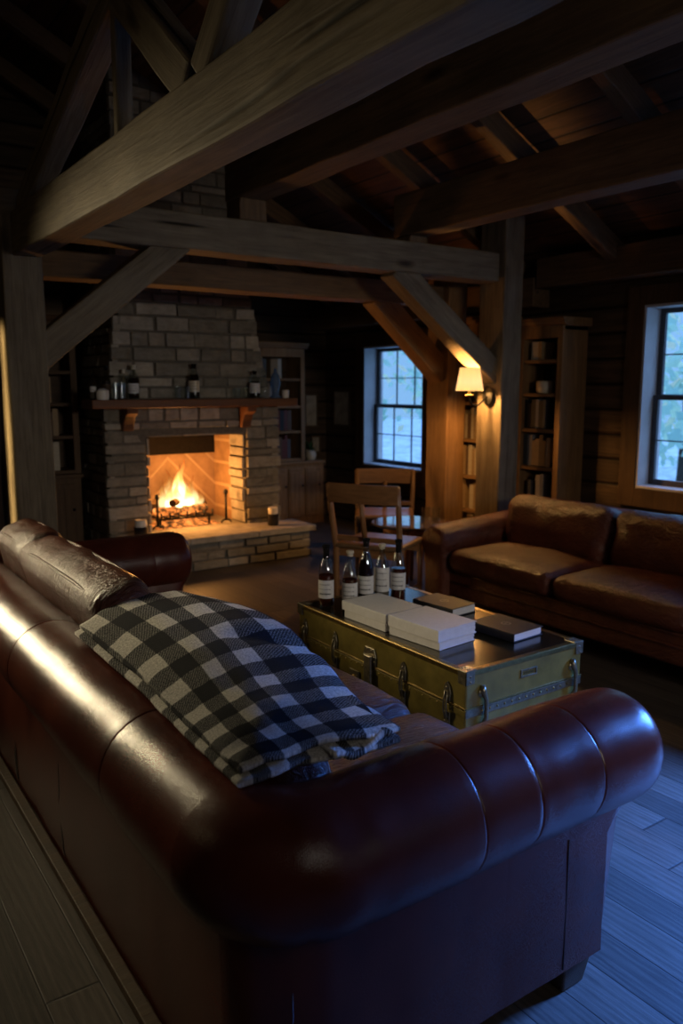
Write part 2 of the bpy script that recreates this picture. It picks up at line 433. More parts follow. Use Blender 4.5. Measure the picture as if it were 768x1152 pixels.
def leafmat():
    t = NT('forest_leaves')
    rnd = t.n('VertexColor', _layer_name='tone').outputs['Color']
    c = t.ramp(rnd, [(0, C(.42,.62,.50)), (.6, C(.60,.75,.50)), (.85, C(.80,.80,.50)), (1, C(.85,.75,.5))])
    d = t.n('BsdfDiffuse', Color=c).outputs[0]; tl = t.n('BsdfTranslucent', Color=c).outputs[0]
    return t.done(t.n('MixShader', Fac=.5, i1=d, i2=tl).outputs[0])
MT['forest'] = leafmat()

# ------------------------------------------------------------------ room shell
XL, XR, YN, YF, EAVE, RX, RZ = -2.6, 5.2, -2.4, 7.8, 2.52, 1.3, 4.5
o = BM(); box(o, XL-.3, XR+.3, YN-.3, YF+.3, -.1, 0)
tag(obj('floor', o, MT['floor'], loc=(0,0,0)), 'dark wide plank wooden floor of the lodge room', 'floor', kind='structure')

def wall_holes(name, axis, a, thick, u0, u1, z0, z1, holes, mat, label):
    us = sorted({u0, u1, *[h[0] for h in holes], *[h[1] for h in holes]})
    zs = sorted({z0, z1, *[h[2] for h in holes], *[h[3] for h in holes]})
    b = BM()
    for i in range(len(us)-1):
        for j in range(len(zs)-1):
            cu, cz = (us[i]+us[i+1])/2, (zs[j]+zs[j+1])/2
            if any(h[0] < cu < h[1] and h[2] < cz < h[3] for h in holes): continue
            if axis == 'x': box(b, a, a+thick, us[i], us[i+1], zs[j], zs[j+1])
            else: box(b, us[i], us[i+1], a, a+thick, zs[j], zs[j+1])
    bmesh.ops.remove_doubles(b, verts=b.verts, dist=1e-5)
    tag(obj(name, b, mat, loc=(0,0,0)), label, 'wall', kind='structure')

WINS = [(6.05, 7.04, .66, 1.92), (2.62, 3.62, .755, 2.08), (-.55, 1.0, .75, 2.08)]
wall_holes('wall_right', 'x', XR, .24, YN, YF, 0, EAVE, WINS, MT['wall_y'], 'dark horizontal board wall with the windows behind the far sofa')
o = BM(); prism(o, [(XL,0),(XR,0),(XR,EAVE),(RX,RZ),(XL,EAVE)], 'y', YF, YF+.2)
tag(obj('wall_back', o, MT['wall_x'], loc=(0,0,0)), 'dark board wall behind the stone fireplace', 'wall', kind='structure')
o = BM(); box(o, XL, 2.05, 7.12, 7.2, 0, EAVE)
tag(obj('wall_alcove', o, MT['wall_x'], loc=(0,0,0)), 'dark board wall behind the bookcase beside the grey post', 'wall', kind='structure')
FWINS = []
wall_holes('wall_front', 'y', YN-.24, .24, XL, XR, 0, EAVE, FWINS, MT['wall_x'], 'dark board wall at the near end of the room')
o = BM(); prism(o, [(XL,EAVE),(XR,EAVE),(RX,RZ)], 'y', YN-.24, YN)
tag(obj('wall_gable', o, MT['wall_x'], loc=(0,0,0)), 'dark board gable above the near end wall', 'wall', kind='structure')
o = BM(); box(o, XL-.2, XL, YN, YF, 0, EAVE)
tag(obj('wall_left', o, MT['wall_y'], loc=(0,0,0)), 'dark board wall opposite the windows', 'wall', kind='structure')
o = BM()
th = .12
prism(o, [(XL-.4,EAVE-.25),(RX,RZ),(XR+.4,EAVE-.2),(XR+.4,EAVE-.2+th),(RX,RZ+th),(XL-.4,EAVE-.25+th)], 'y', YN-.3, YF+.3)
tag(obj('ceiling', o, MT['roof'], loc=(0,0,0)), 'pitched brown board ceiling above the beams', 'ceiling', kind='structure')

# windows ------------------------------------------------------------------
WLAB = ['double hung window beside the sconce post, blue daylight behind', 'tall double hung window above the end of the far sofa', 'window on the board wall nearer than the far sofa', 'window nearest the corner of the room']
def window(i, cx, cy, rz, w_, z0, z1, label):
    """local x along the wall, local -y into the room, wall face at y=0"""
    w = thing('window_%d' % i, (cx, cy, z0), label, 'window', rz=rz, kind='structure')
    c = .14; h = w_/2; H = z1-z0; t = .018
    b = BM()
    box(b, -h-c, -h, -.03, -.001, -c, H+c); box(b, h, h+c, -.03, -.001, -c, H+c)
    box(b, -h, h, -.032, -.001, H, H+c); box(b, -h, h, -.032, -.001, -c, 0)
    obj('casing', b, MT['casing']['z'], w, bevel=.004)
    b = BM()
    box(b, -h, -h+t, -.02, .235, 0, H); box(b, h-t, h, -.02, .235, 0, H); box(b, -h+t, h-t, -.02, .235, H-t, H)
    obj('jamb', b, MT['jamb'], w, label='pale painted window jamb')
    b = BM(); box(b, -h+t, h-t, -.04, .235, 0, .02)
    obj('sill', b, MT['jamb'], w, bevel=.004, label='pale window sill')
    zm = H*.5
    for nm, sx, za, zb in (('upper_sash', .15, zm-.015, H-t), ('lower_sash', .115, .02, zm+.02)):
        b = BM(); xa, xb = -h+t, h-t; f = .042
        box(b, xa, xa+f, sx, sx+.03, za, zb); box(b, xb-f, xb, sx, sx+.03, za, zb)
        box(b, xa+f, xb-f, sx, sx+.03, za, za+f); box(b, xa+f, xb-f, sx, sx+.03, zb-f*.8, zb)
        s = obj(nm, b, MT['sash'], w, bevel=.003)
        b = BM()
        for k in (1, 2):
            xx = xa+f+(xb-xa-2*f)*k/3; box(b, xx-.0045, xx+.0045, sx+.008, sx+.022, za+f, zb-f*.8)
        zz = (za+zb)/2; box(b, xa+f, xb-f, sx+.009, sx+.021, zz-.0045, zz+.0045)
        obj('muntin', b, MT['sash'], s)
        b = BM(); box(b, xa+f, xb-f, sx+.013, sx+.017, za+f, zb-f*.8)
        obj('pane', b, MT['pane'], s, label='clear window glass')
    # portal: lets the renderer sample the sky through the opening
    l = bpy.data.lights.new('window_portal', 'AREA'); l.shape = 'RECTANGLE'; l.size = w_; l.size_y = H
    l.cycles.is_portal = True
    lo = bpy.data.objects.new('window_portal', l); COL.objects.link(lo)
    lo.location = V((cx, cy, (z0+z1)/2))+M.Rotation(rz, 3, 'Z') @ V((0, .26, 0)); lo.rotation_euler = (R(-90), 0, rz)
for i, (y0, y1, z0, z1) in enumerate(WINS):
    window(i+1, XR, (y0+y1)/2, R(-90), y1-y0, z0, z1, WLAB[i])
for i, (x0, x1, z0, z1) in enumerate(FWINS):
    window(i+5, (x0+x1)/2, YN, R(180), x1-x0, z0, z1, 'double hung window in the near end wall')

# ------------------------------------------------------------------ timber frame
def timber(name, p0, p1, w, h, mat, label, cat, roll=None, kind='structure', group=None):
    """a squared timber from p0 to p1 (centre line); w = horizontal width, h = the other size"""
    p0, p1 = V(p0), V(p1); d = p1-p0; L = d.length; x = d.normalized()
    up = V((0,0,1)) if abs(x.z) < .98 else V((0,1,0))
    y = up.cross(x).normalized(); z = x.cross(y)
    b = BM(); n = max(3, int(L/.25))
    rings = []
    for i in range(n+1):
        j = [random.uniform(-.0035, .0035) for _ in range(4)]
        rings.append([b.verts.new((L*i/n-L/2, sy*w/2+j[k], sz*h/2+j[3-k])) for k, (sy, sz) in enumerate(((-1,-1),(1,-1),(1,1),(-1,1)))])
    for a, c in zip(rings, rings[1:]):
        for k in range(4): b.faces.new((a[k], a[(k+1) % 4], c[(k+1) % 4], c[k]))
    b.faces.new(rings[0]); b.faces.new(rings[-1])
    m = M((x, y, z)).transposed().to_4x4()
    o = obj(name, b, mat, loc=(p0+p1)/2, bevel=.010, seg=2)
    o.rotation_euler = m.to_euler()
    return tag(o, label, cat, group, kind)

TG, TD, TGLOW = MT['timber']['x'], MT['timber_dark']['x'], MT['honey']['x']
timber('timber_post', (1.07,4.46,0), (1.07,4.46,2.36), .20, .20, TG, 'grey weathered timber post standing behind the near sofa', 'post')
timber('timber_post', (1.07,5.06,0), (1.07,5.06,2.14), .20, .20, TG, 'timber post hidden right behind the grey post of the near sofa', 'post')
timber('timber_post', (4.58,4.46,0), (4.58,4.46,2.78), .20, .26, TG, 'tall timber post with the lit sconce mounted on it', 'post')
timber('timber_post', (4.58,5.06,0), (4.58,5.06,2.60), .20, .26, TGLOW, 'honey-lit timber post between the sconce post and the window', 'post')  # honey wood instead of brown paints in the sconce glow
timber('ceiling_beam', (1.09,YN,2.255), (1.09,4.36,2.255), .14, .21, TG, 'large pale hewn beam running overhead to the grey post', 'beam')
timber('ceiling_beam', (.97,4.46,2.372), (4.45,4.46,2.372), .20, .205, TG, 'grey tie beam joining the grey post to the sconce post', 'beam')
timber('ceiling_beam', (XL,5.06,2.22), (4.45,5.06,2.22), .20, .16, TD, 'brown tie beam behind the grey tie beam', 'beam')
timber('ceiling_beam', (XL,4.46,2.372), (.97,4.46,2.372), .20, .205, TG, 'grey tie beam running on past the grey post', 'beam')
timber('ceiling_beam', (2.405,YN,2.74), (2.405,4.56,2.74), .19, .28, TD, 'dark joist overhead next to the large pale beam', 'beam')
timber('ceiling_beam', (3.695,YN,2.66), (3.695,4.56,2.66), .17, .28, TD, 'dark joist overhead halfway between fireplace beam and wall plate', 'beam')
timber('bearing_block', (2.405,4.46,2.474), (2.405,4.46,2.60), .18, .18, TD, 'small block under the end of the dark joist next to the pale beam', 'block')
timber('bearing_block', (3.695,4.46,2.474), (3.695,4.46,2.52), .16, .16, TD, 'small block under the end of the second dark joist', 'block')
timber('wall_plate', (5.10,YN,2.385), (5.10,4.50,2.385), .195, .23, TD, 'brown plate beam along the window wall above the far sofa', 'beam')
timber('wall_plate', (5.10,4.52,2.245), (5.10,YF,2.245), .195, .23, TD, 'brown plate beam along the wall above the window by the sconce', 'beam')
def brace(p0, p1, y, w, t, mat, lab):
    timber('timber_brace', (p0[0], y, p0[1]), (p1[0], y, p1[1]), w, t, mat, lab, 'brace')
brace((1.06,1.60), (1.95,2.33), 4.46, .16, .155, TG, 'grey diagonal brace from the grey post up to the tie beam')
brace((4.52,1.585), (3.52,2.31), 4.46, .15, .165, TG, 'grey diagonal brace above the lit sconce')
brace((4.52,1.60), (3.82,2.20), 5.06, .15, .18, TGLOW, 'honey-lit diagonal brace crossing the corner of the window')  # same honey colour, sconce glow put into the wood
# truss members above the big beam
for (a, b_, w, t, lab) in (
    ((4.30,2.36), (1.6,3.35), .10, .13, 'long sloping rafter of the dark truss above the pale beam'),
    ((2.30,2.37), (2.86,2.83), .10, .13, 'truss strut leaning towards the fireplace above the pale beam'),
    ((2.22,2.37), (1.70,2.86), .10, .10, 'truss strut leaning towards the camera above the pale beam'),
    ((2.92,2.35), (2.92,2.84), .06, .05, 'thin upright of the dark truss above the pale beam')):
    timber('truss_member', (1.09, a[0], a[1]), (1.09, b_[0], b_[1]), w, t, TG, lab, 'truss timber')
# rafters under the roof slope
k = 0
for y in (-1.6, -.7, .2, 1.1, 2.0, 2.9, 3.8, 4.75, 5.7, 6.6, 7.5):
    for s, xe in ((1, XR), (-1, XL)):
        if s < 0 and y < 1: continue
        sl = (RZ-EAVE-.0)/(RX-xe)
        timber('rafter', (xe-.1*s, y, EAVE-.01+sl*(-.1*s)-.13), (RX+.05*s, y, RZ-.17), .09, .14, TD,
               'dark rafter under the boards on the %s slope, %s from the camera end' % ('window side' if s > 0 else 'far side', ['first','second','third','fourth','fifth','sixth','seventh','eighth','ninth','tenth','eleventh'][[-1.6,-.7,.2,1.1,2.0,2.9,3.8,4.75,5.7,6.6,7.5].index(y)]), 'rafter', group='rafters')

# ------------------------------------------------------------------ fireplace
FP = thing('stone_fireplace', (2.9, 6.3, 0), 'grey ledge stone fireplace with tapered chimney and a burning fire', 'fireplace')
FY = 6.30
def stones(bm, f, u0, u1, z0, z1, hmin, hmax, wmin, wmax, hole=None, clip=None, depth=.05, tone=None, pmax=.03):
    """ledge stones on a plane: f(u, z, d) -> xyz, d outwards"""
    z = z0
    lay = bm.loops.layers.color.get('tone') or bm.loops.layers.color.new('tone')
    while z < z1-1e-4:
        h = random.uniform(hmin, hmax)
        if z1-z-h < hmin*.7: h = z1-z
        zt = z+h
        a, c = (u0, u1) if clip is None else clip(z+h/2)
        spans = [(a, c)]
        if hole and zt > hole[2]+.02 and z < hole[3]-.02:
            spans = [(a, hole[0]), (hole[1], c)]
        for (sa, sb) in spans:
            u = sa
            while u < sb-1e-4:
                w = random.uniform(wmin, wmax)
                if sb-u-w < wmin*.8: w = sb-u
                pr = random.uniform(.0, pmax); g = .006
                vs = []
                for d in (-depth, pr):
                    for (uu, zz) in ((u+g, z+g), (u+w-g, z+g), (u+w-g, zt-g), (u+g, zt-g)):
                        ins = .006 if d == pr else 0
                        uu += (1 if uu < u+w/2 else -1)*ins*random.random(); zz += (1 if zz < z+h/2 else -1)*ins*random.random()
                        vs.append(bm.verts.new(f(uu, zz, d+(random.uniform(-.006, .006) if d == pr else 0))))
                tn = random.random() if tone is None else tone
                for q in ((4,5,6,7),(0,1,5,4),(1,2,6,5),(2,3,7,6),(3,0,4,7),(0,3,2,1)):
                    fc = bm.faces.new([vs[i] for i in q])
                    for lp in fc.loops: lp[lay] = (tn, tn, tn, 1)
                u += w
            # next span
        z = zt
bl, br = 2.09, 3.71
hx0, hx1, hz0, hz1 = 2.44, 3.36, .284, 1.085
b = BM(); core = BM()
front = lambda u, z, d: (u, FY+.03-d, z)
stones(b, front, bl, br, 0, 1.335, .06, .12, .13, .36, hole=(hx0, hx1, 0, hz1))
# lintel bottom edge, side faces
stones(b, lambda u, z, d: (bl+.03-d, u, z), FY+.02, 7.1, 0, 1.335, .06, .12, .13, .34, pmax=.006)
stones(b, lambda u, z, d: (br-.03+d, u, z), FY+.02, 7.5, 0, 1.335, .06, .12, .13, .34)
obj('stone_surround', b, MT['stone'], FP, world=True, bevel=.006, seg=2)
b = BM()
def tap(z):
    t = max(0, min(1, (z-1.4)/.95)); return (2.125+.115*t, 3.615-.20*t)
stones(b, front, 2.1, 3.6, 1.40, 3.9, .06, .13, .14, .40, clip=tap)
CY = 6.40
stones(b, lambda u, z, d: (tap(z)[0]+.02-d, u, z), FY+.02, 7.1, 1.40, 3.6, .06, .13, .14, .36, pmax=.006)
stones(b, lambda u, z, d: (tap(z)[1]-.02+d, u, z), FY+.02, 7.5, 1.40, 3.6, .06, .13, .14, .36)
obj('chimney', b, MT['stone'], FP, world=True, bevel=.006, seg=2)
# core behind the stones, with the firebox left open
b = BM()
box(b, bl+.06, hx0-.001, FY+.03, 7.3, 0, 1.40); box(b, hx1+.001, br-.06, FY+.03, 7.3, 0, 1.40)
box(b, hx0, hx1, FY+.03, 7.3, hz1+.22, 1.40); box(b, hx0-.001, hx1+.001, 6.97, 7.3, 0, hz1+.22)
box(b, hx0, hx1, FY+.03, FY+.18, hz1+.001, hz1+.22)
for k in range(12):
    za = 1.40+k*.1; a, c = tap(za+.05); box(b, a+.05, c-.05, FY+.035, 7.6, za, za+.1)
a, c = tap(3); box(b, a+.05, c-.05, FY+.035, 7.6, 2.6, 4.0)
obj('mortar_core', b, MT['mortar'], FP, world=True)
# jamb stones inside the opening
b = BM()
stones(b, lambda u, z, d: (hx1-.02-d*.6, u, z), FY+.03, 6.60, .284, hz1, .07, .12, .14, .28, depth=.018, tone=.85)  # raised even tone paints the firelight onto the jamb stones
stones(b, lambda u, z, d: (hx0+.02+d*.6, u, z), FY+.03, 6.60, .284, hz1, .07, .12, .14, .28, depth=.018, tone=.85)
stones(b, lambda u, z, d: (u, z, hz1+.01-d*.3), hx0+.01, hx1-.01, FY+.02, FY+.18, .14, .16, .16, .34, depth=.03)
obj('jamb_stone', b, MT['stone'], FP, world=True, bevel=.005)
b = BM()
box(b, hx0+.001, hx0+.012, 6.60, 6.97, .284, hz1+.2); box(b, hx1-.012, hx1-.001, 6.60, 6.97, .284, hz1+.2)
box(b, hx0, hx1, 6.945, 6.968, .284, .90)
fb = obj('firebrick_lining', b, MT['firebrick'], FP, loc=(0, 0, 0), label='herringbone firebrick lining glowing orange')
for v in fb.data.vertices: v.co -= V((2.88, 6.3, .0))
fb.location = V((2.88, 6.3, 0))-V(FP.location)
b = BM(); box(b, hx0+.013, hx1-.013, 6.925, 6.944, .885, hz1+.22)  # black sheet painting the darkness of the throat recess
obj('smoke_throat', b, MT['dullblack'], FP, world=True, label='black smoke throat')
# hearth
b = BM()
stones(b, lambda u, z, d: (u, 5.96-d, z), 2.0, 3.80, 0, .232, .07, .09, .14, .38)
stones(b, lambda u, z, d: (3.77+d, u, z), 5.94, 6.28, 0, .232, .07, .09, .14, .3)
hb = obj('hearth_base', b, MT['stone'], FP, world=True, bevel=.006)
b = BM(); box(b, 2.0, 3.77, 5.965, 6.27, 0, .23); obj('hearth_core', b, MT['mortar'], FP, world=True)
b = BM(); lay = b.loops.layers.color.new('tone')
for (xa, xb, tn) in ((1.97, 2.62, .6), (2.622, 3.25, .8), (3.252, 3.835, .7)):
    box(b, xa, xb, 5.905, 6.32, .232, .284)
for (xa, xb) in ((hx0+.004, 2.9), (2.902, hx1-.004)): box(b, xa, xb, 6.322, 6.96, .232, .283)
for f in b.faces:
    for lp in f.loops: lp[lay] = (.75,.75,.75,1)
obj('hearth_slab', b, MT['stone'], FP, world=True, bevel=.010, seg=3)
# mantel
b = BM(); box(b, 1.94, 3.77, 6.10, 6.38, 1.332, 1.40)
ms = obj('mantel_shelf', b, MT['mantel'], FP, world=True, bevel=.008, label='reddish brown wooden mantel shelf')
for x in (2.27, 3.33):
    b = BM(); prism(b, [(6.285,1.33),(6.13,1.33),(6.14,1.29),(6.20,1.26),(6.235,1.20),(6.25,1.15),(6.285,1.15)], 'x', x-.045, x+.045)
    bmesh.ops.translate(b, verts=b.verts, vec=-V(FP.location))
    obj('corbel', b, MT['mantel'], ms, bevel=.006)

# fire ---------------------------------------------------------------------
G = thing('fire_grate', (2.84, 6.62, .284), 'black iron grate carrying the burning logs in the fireplace', 'grate')
b = BM()
for i in range(7):
    x = -.24+.08*i
    tube(b, [(x, -.17, .14), (x, -.17, .085), (x, .15, .085)], .009, 6)
tube(b, [(-.27,-.12,.075), (.27,-.12,.075)], .011, 6); tube(b, [(-.27,.12,.075), (.27,.12,.075)], .011, 6)
obj('bar', b, MT['iron'], G)
for x in (-.23, .23):
    for y in (-.12, .12):
        b = BM(); tube(b, [(x, y, .075), (x, y, .002)], .011, 6); obj('leg', b, MT['iron'], G)
for x, lab in ((2.555, 'iron firedog beside the flames on the grey timber post side'), (3.20, 'iron firedog beside the flames on the window side')):
    A = thing('firedog', (x, 6.42, .284), lab, 'firedog', 'firedogs')
    b = BM(); tube(b, [(0,0,.03), (0,0,.16), (0,0,.27)], [.014,.010,.012], 8); lathe(b, [(0,.26),(.018,.272),(.022,.29),(.014,.308),(0,.315)], 10); obj('upright', b, MT['iron'], A)
    b = BM(); tube(b, [(-.05,0,.012), (-.035,0,.03), (0,0,.045), (.035,0,.03), (.05,0,.012)], .009, 6); obj('foot', b, MT['iron'], A)
LOGS = [((2.58,6.55,.420), (3.08,6.58,.421), .040, 'log lying across the front of the fire grate'),
        ((2.62,6.70,.426), (3.12,6.68,.426), .045, 'thick log lying across the rear of the fire grate'),
        ((2.72,6.50,.495), (2.98,6.74,.505), .032, 'slanting log on top of the burning stack')]
for p0, p1, r, lab in LOGS:
    p0, p1 = V(p0), V(p1); b = BM(); n = 8
    pts = [p0.lerp(p1, i/n)+V((random.uniform(-.006,.006), random.uniform(-.006,.006), random.uniform(-.004,.004))) for i in range(n+1)]
    tube(b, pts, [r*random.uniform(.9,1.08) for _ in pts], 12)
    tag(obj('firewood_log', b, MT['ember'] if 'front' in lab else MT['log'], smooth=True, angle=50), lab, 'log', 'burning logs')
b = BM()
bmesh.ops.create_grid(b, x_segments=24, y_segments=14, size=.5)
for v in b.verts:
    x, y = v.co.x*.62, v.co.y*.44
    e = max(0, 1-(x/.31)**2-(y/.22)**2)
    v.co = V((2.86+x, 6.66+y, .286+.045*e+.012*noise.noise(V((x*30, y*30, 0)))*min(1, e*3)))
tag(obj('ember_bed', b, MT['ember'], smooth=True), 'glowing ember and ash bed under the grate', 'embers', kind='stuff')
FL = thing('fire_flame', (2.84, 6.62, .40), 'bright yellow flames rising from the logs in the fireplace', 'fire')
def flame(x, y, z, h, r, seed, mat):
    b = BM(); n = 14; m = 12; rings = []
    for i in range(n+1):
        t = i/n
        rr = r*(sin(pi*min(1, t*1.15+.12))**.8 if t < .45 else (1-((t-.45)/.55))**1.15*.98)*(1 if t < .999 else 0)+.0012
        if t < .45: rr = r*(.55+.45*sin(pi/2*t/.45))
        cx = x+h*.13*noise.noise(V((seed*1.7, t*2.4, 0)))*t*1.6; cy = y+h*.10*noise.noise(V((seed*2.9, t*2.2, 4)))*t
        rings.append([b.verts.new((cx+rr*cos(2*pi*k/m)*(1+.22*noise.noise(V((seed, k*.9, t*4)))), cy+rr*.7*sin(2*pi*k/m), z+h*t)) for k in range(m)])
    for a, c in zip(rings, rings[1:]):
        for k in range(m): b.faces.new((a[k], a[(k+1) % m], c[(k+1) % m], c[k]))
    b.faces.new(rings[0]); b.faces.new(rings[-1])
    obj('flame', b, mat, FL, smooth=True)
for (x, y, z, h, r, s, q) in ((.02,0,.01,.46,.070,1,'flame'), (-.10,.0,.0,.24,.065,2,'flame'), (.13,.02,0,.25,.060,3,'flame'), (-.04,-.05,0,.28,.06,4,'flame'), (.08,-.04,0,.24,.055,5,'flame'),
                          (-.18,.02,0,.30,.045,6,'flame_out'), (.05,.05,.02,.40,.09,7,'flame_out'), (.20,.03,0,.32,.045,8,'flame_out'), (-.06,.06,.02,.36,.07,9,'flame_out'), (.27,.05,-.02,.20,.05,10,'flame_out')):
    flame(x*.82, y, z, h, r*.88, s, MT[q])

# ------------------------------------------------------------------ bottles, glasses, candles
def bottle(loc, H, r, mats, label, neck=.30, fill=.62, lab=(.16, .45), labmat='labelpaper', cap='dullblack', group=None, rz=0, squat=.0, words=3, capk=.13, liqmat='whiskey'):
    T = thing('whiskey_bottle', loc, label, 'bottle', group, rz)
    hb = H*(1-neck-.12)            # top of the straight body
    rn = r*.34
    prof = [(0, .004), (r*.9, .0005), (r, .008), (r, hb*.96), (r*.96, hb), (r*.78, hb+.035*H/.3), (r*.50, hb+.06*H/.3), (rn, hb+.085*H/.3), (rn, H*.93), (rn*1.25, H*.935), (rn*1.25, H*.955)]
    b = BM(); lathe(b, prof, 24); obj('glass', b, MT[mats[0]], T, smooth=True)
    zf = H*fill; ri = r*.90
    lp = [(0, .010), (ri, .011)]
    for (pr, pz) in prof[3:8]:
        if pz < zf: lp.append((pr*.90, pz))
    lp += [(lp[-1][0]*(1 if zf < hb else .8), zf), (0, zf)]
    b = BM(); lathe(b, lp, 20); obj('liquid', b, MT[liqmat], T, smooth=True, angle=50)
    b = BM(); z1 = H*(1-capk)
    lathe(b, [(0, z1), (rn*1.12, z1), (rn*1.18, H*.955), (rn*1.45, H*.957), (rn*1.45, H*.995), (rn*1.2, H), (0, H)], 16)
    obj('stopper', b, MT[cap], T, smooth=True, angle=40)
    a0, a1 = R(150), R(310)
    b = BM(); lathe(b, [(r*1.012, H*lab[0]), (r*1.012, H*lab[1])], 18, a0=a0, a1=a1)
    L = obj('label', b, MT[labmat], T, smooth=True, label='pale paper label with small dark print')
    b = BM(); n = words
    for q in range(n):
        zz = H*(lab[0]+(lab[1]-lab[0])*(.25+.52*q/max(1, n-1)))
        hh = H*(.010 if q else .020)
        ang = a0+R(38)
        while ang < a1-R(38):
            w = R(random.uniform(5, 14))
            lathe(b, [(r*1.022, zz-hh/2), (r*1.022, zz+hh/2)], 4, a0=ang, a1=min(ang+w, a1-R(36)))
            ang += w+R(4)
    obj('lettering', b, MT['lettering'], L)
    return T
BZ = .4835
BOT = [((2.015,3.023,BZ), .293, .037, dict(fill=.52, cap='dullblack', capk=.22), 'whiskey bottle with a black stopper at the outer end of the trunk row'),
       ((2.098,2.950,BZ), .270, .037, dict(fill=.50, cap='cream', capk=.10), 'shorter whiskey bottle, second in the row on the trunk, pale stopper'),
       ((2.176,2.930,BZ), .322, .037, dict(fill=.80, cap='dullblack', capk=.12, liqmat='darkspirit', lab=(.20,.46)), 'tallest very dark bottle in the middle of the trunk row'),
       ((2.264,2.922,BZ), .288, .036, dict(fill=.30, cap='cream', capk=.08, liqmat='whiskey_pale', lab=(.22,.62)), 'nearly empty clear bottle with a long label, fourth in the trunk row'),
       ((2.322,2.872,BZ), .310, .036, dict(fill=.56, cap='dullblack', capk=.20, lab=(.24,.50)), 'whiskey bottle with black neck seal nearest the dark books on the trunk')]
for loc, H, r, kw, lab in BOT:
    bottle(loc, H, r, ('bottleglass',), lab, group='bottles on the trunk', rz=R(-5), **kw)
MZ = 1.4005
def tumbler(loc, h, r, label, cat='glass', mat='glass', name='glass_tumbler', group=None):
    b = BM(); lathe(b, [(0,.001),(r*.86,.001),(r*.9,.006),(r,h),(r*.95,h),(r*.82,.012),(0,.012)], 18)
    o = obj(name, b, MT[mat], smooth=True, angle=50, loc=loc); tag(o, label, cat, group); return o
bottle((1.99,6.22,MZ), .20, .026, ('bottleglass',), 'slim clear bottle at the outer end of the mantel shelf', fill=.3, liqmat='whiskey_pale', lab=(.3,.5), group='bottles on the mantel')
bottle((2.10,6.23,MZ), .26, .036, ('bottleglass',), 'dark bottle beside the two tumblers on the mantel shelf', fill=.55, liqmat='darkspirit', labmat='shelfdark', group='bottles on the mantel')
bottle((2.245,6.25,MZ), .235, .030, ('bottleglass',), 'clear bottle between the tumblers and the dark labelled mantel bottle', fill=.25, liqmat='whiskey_pale', labmat='shelfdark', cap='cream', group='bottles on the mantel')
bottle((2.315,6.22,MZ), .27, .046, ('bottleglass',), 'dark red bottle with round white label above the mantel corbel', fill=.62, lab=(.18,.46), liqmat='darkspirit', cap='cream', group='bottles on the mantel')
bottle((2.835,6.22,MZ), .285, .046, ('bottleglass',), 'black bottle with cream label standing alone mid mantel', fill=.70, lab=(.20,.52), liqmat='darkspirit', labmat='cream', group='bottles on the mantel')
bottle((3.405,6.22,MZ), .235, .046, ('bottleglass',), 'squat dark bottle with white label near the blue glass figure', fill=.62, lab=(.20,.55), liqmat='darkspirit', group='bottles on the mantel')
for x, y, h, r, l in ((2.165,6.20,.13,.030,'clear tumbler beside the dark bottle on the mantel'), (2.205,6.17,.13,.030,'clear tumbler in front of the clear mantel bottle'), (2.70,6.24,.10,.032,'low glass tumbler left of the cream labelled mantel bottle'), (2.765,6.20,.10,.030,'low glass tumbler touching distance from the cream labelled mantel bottle'),
                  (3.24,6.24,.09,.032,'empty low tumbler on the mantel above the fire opening edge'), (3.305,6.19,.09,.030,'empty low tumbler beside the squat dark mantel bottle')):
    tumbler((x,y,MZ), h, r, l, group='tumblers on the mantel')
b = BM(); lathe(b, [(0,.001),(.045,.001),(.05,.03),(.046,.07),(.02,.085),(0,.088)], 16)
tag(obj('wax_candle', b, MT['wax'], smooth=True, angle=50, loc=(2.035,6.14,MZ)), 'small round cream candle at the mantel end', 'candle')
b = BM(); lathe(b, [(0,.001),(.040,.001),(.046,.02),(.046,.12),(.030,.155),(.016,.17),(.018,.20),(0,.20)], 18)
dc = thing('glass_decanter', (3.495,6.22,MZ), 'clear glass decanter between the squat bottle and the blue figure', 'decanter')
obj('body', b, MT['glass'], dc, smooth=True, angle=50)
b = BM(); lathe(b, [(0,.20),(.012,.201),(.024,.22),(.018,.245),(0,.252)], 14); obj('stopper', b, MT['glass'], dc, smooth=True)
b = BM(); lathe(b, [(0,.001),(.052,.001),(.05,.012),(.030,.03),(.036,.09),(.045,.14),(.034,.20),(.012,.23),(.014,.25),(0,.262)], 18)
tag(obj('blue_glass_vase', b, MT['blueglass'], smooth=True, loc=(3.605,6.21,MZ)), 'blue glass vase at the window end of the mantel', 'vase')
b = BM(); lathe(b, [(0,.001),(.028,.001),(.030,.03),(.030,.065),(.026,.07),(0,.068)], 14)
tag(obj('wax_candle', b, MT['wax'], smooth=True, angle=40, loc=(3.69,6.18,MZ)), 'small white candle at the last corner of the mantel', 'candle')
for x, y, w, l in ((2.29,6.12,.055,'dark glass candle cup on the hearth beside the near sofa arm'), (3.50,6.10,.050,'dark candle cup on the open end of the hearth')):
    T = thing('candle_cup', (x, y, .2845), l, 'candle', 'hearth candles')
    b = BM(); lathe(b, [(0,.001),(w*.92,.001),(w,.008),(w,.105),(w*.93,.105),(w*.9,.02),(0,.02)], 20); obj('cup', b, MT['candle_dark'], T, smooth=True, angle=50)
    b = BM(); lathe(b, [(0,.02),(w*.86,.021),(w*.86,.15),(w*.80,.16),(w*.3,.157),(0,.15)], 20); obj('wax', b, MT['wax'], T, smooth=True, angle=50, label='white wax')

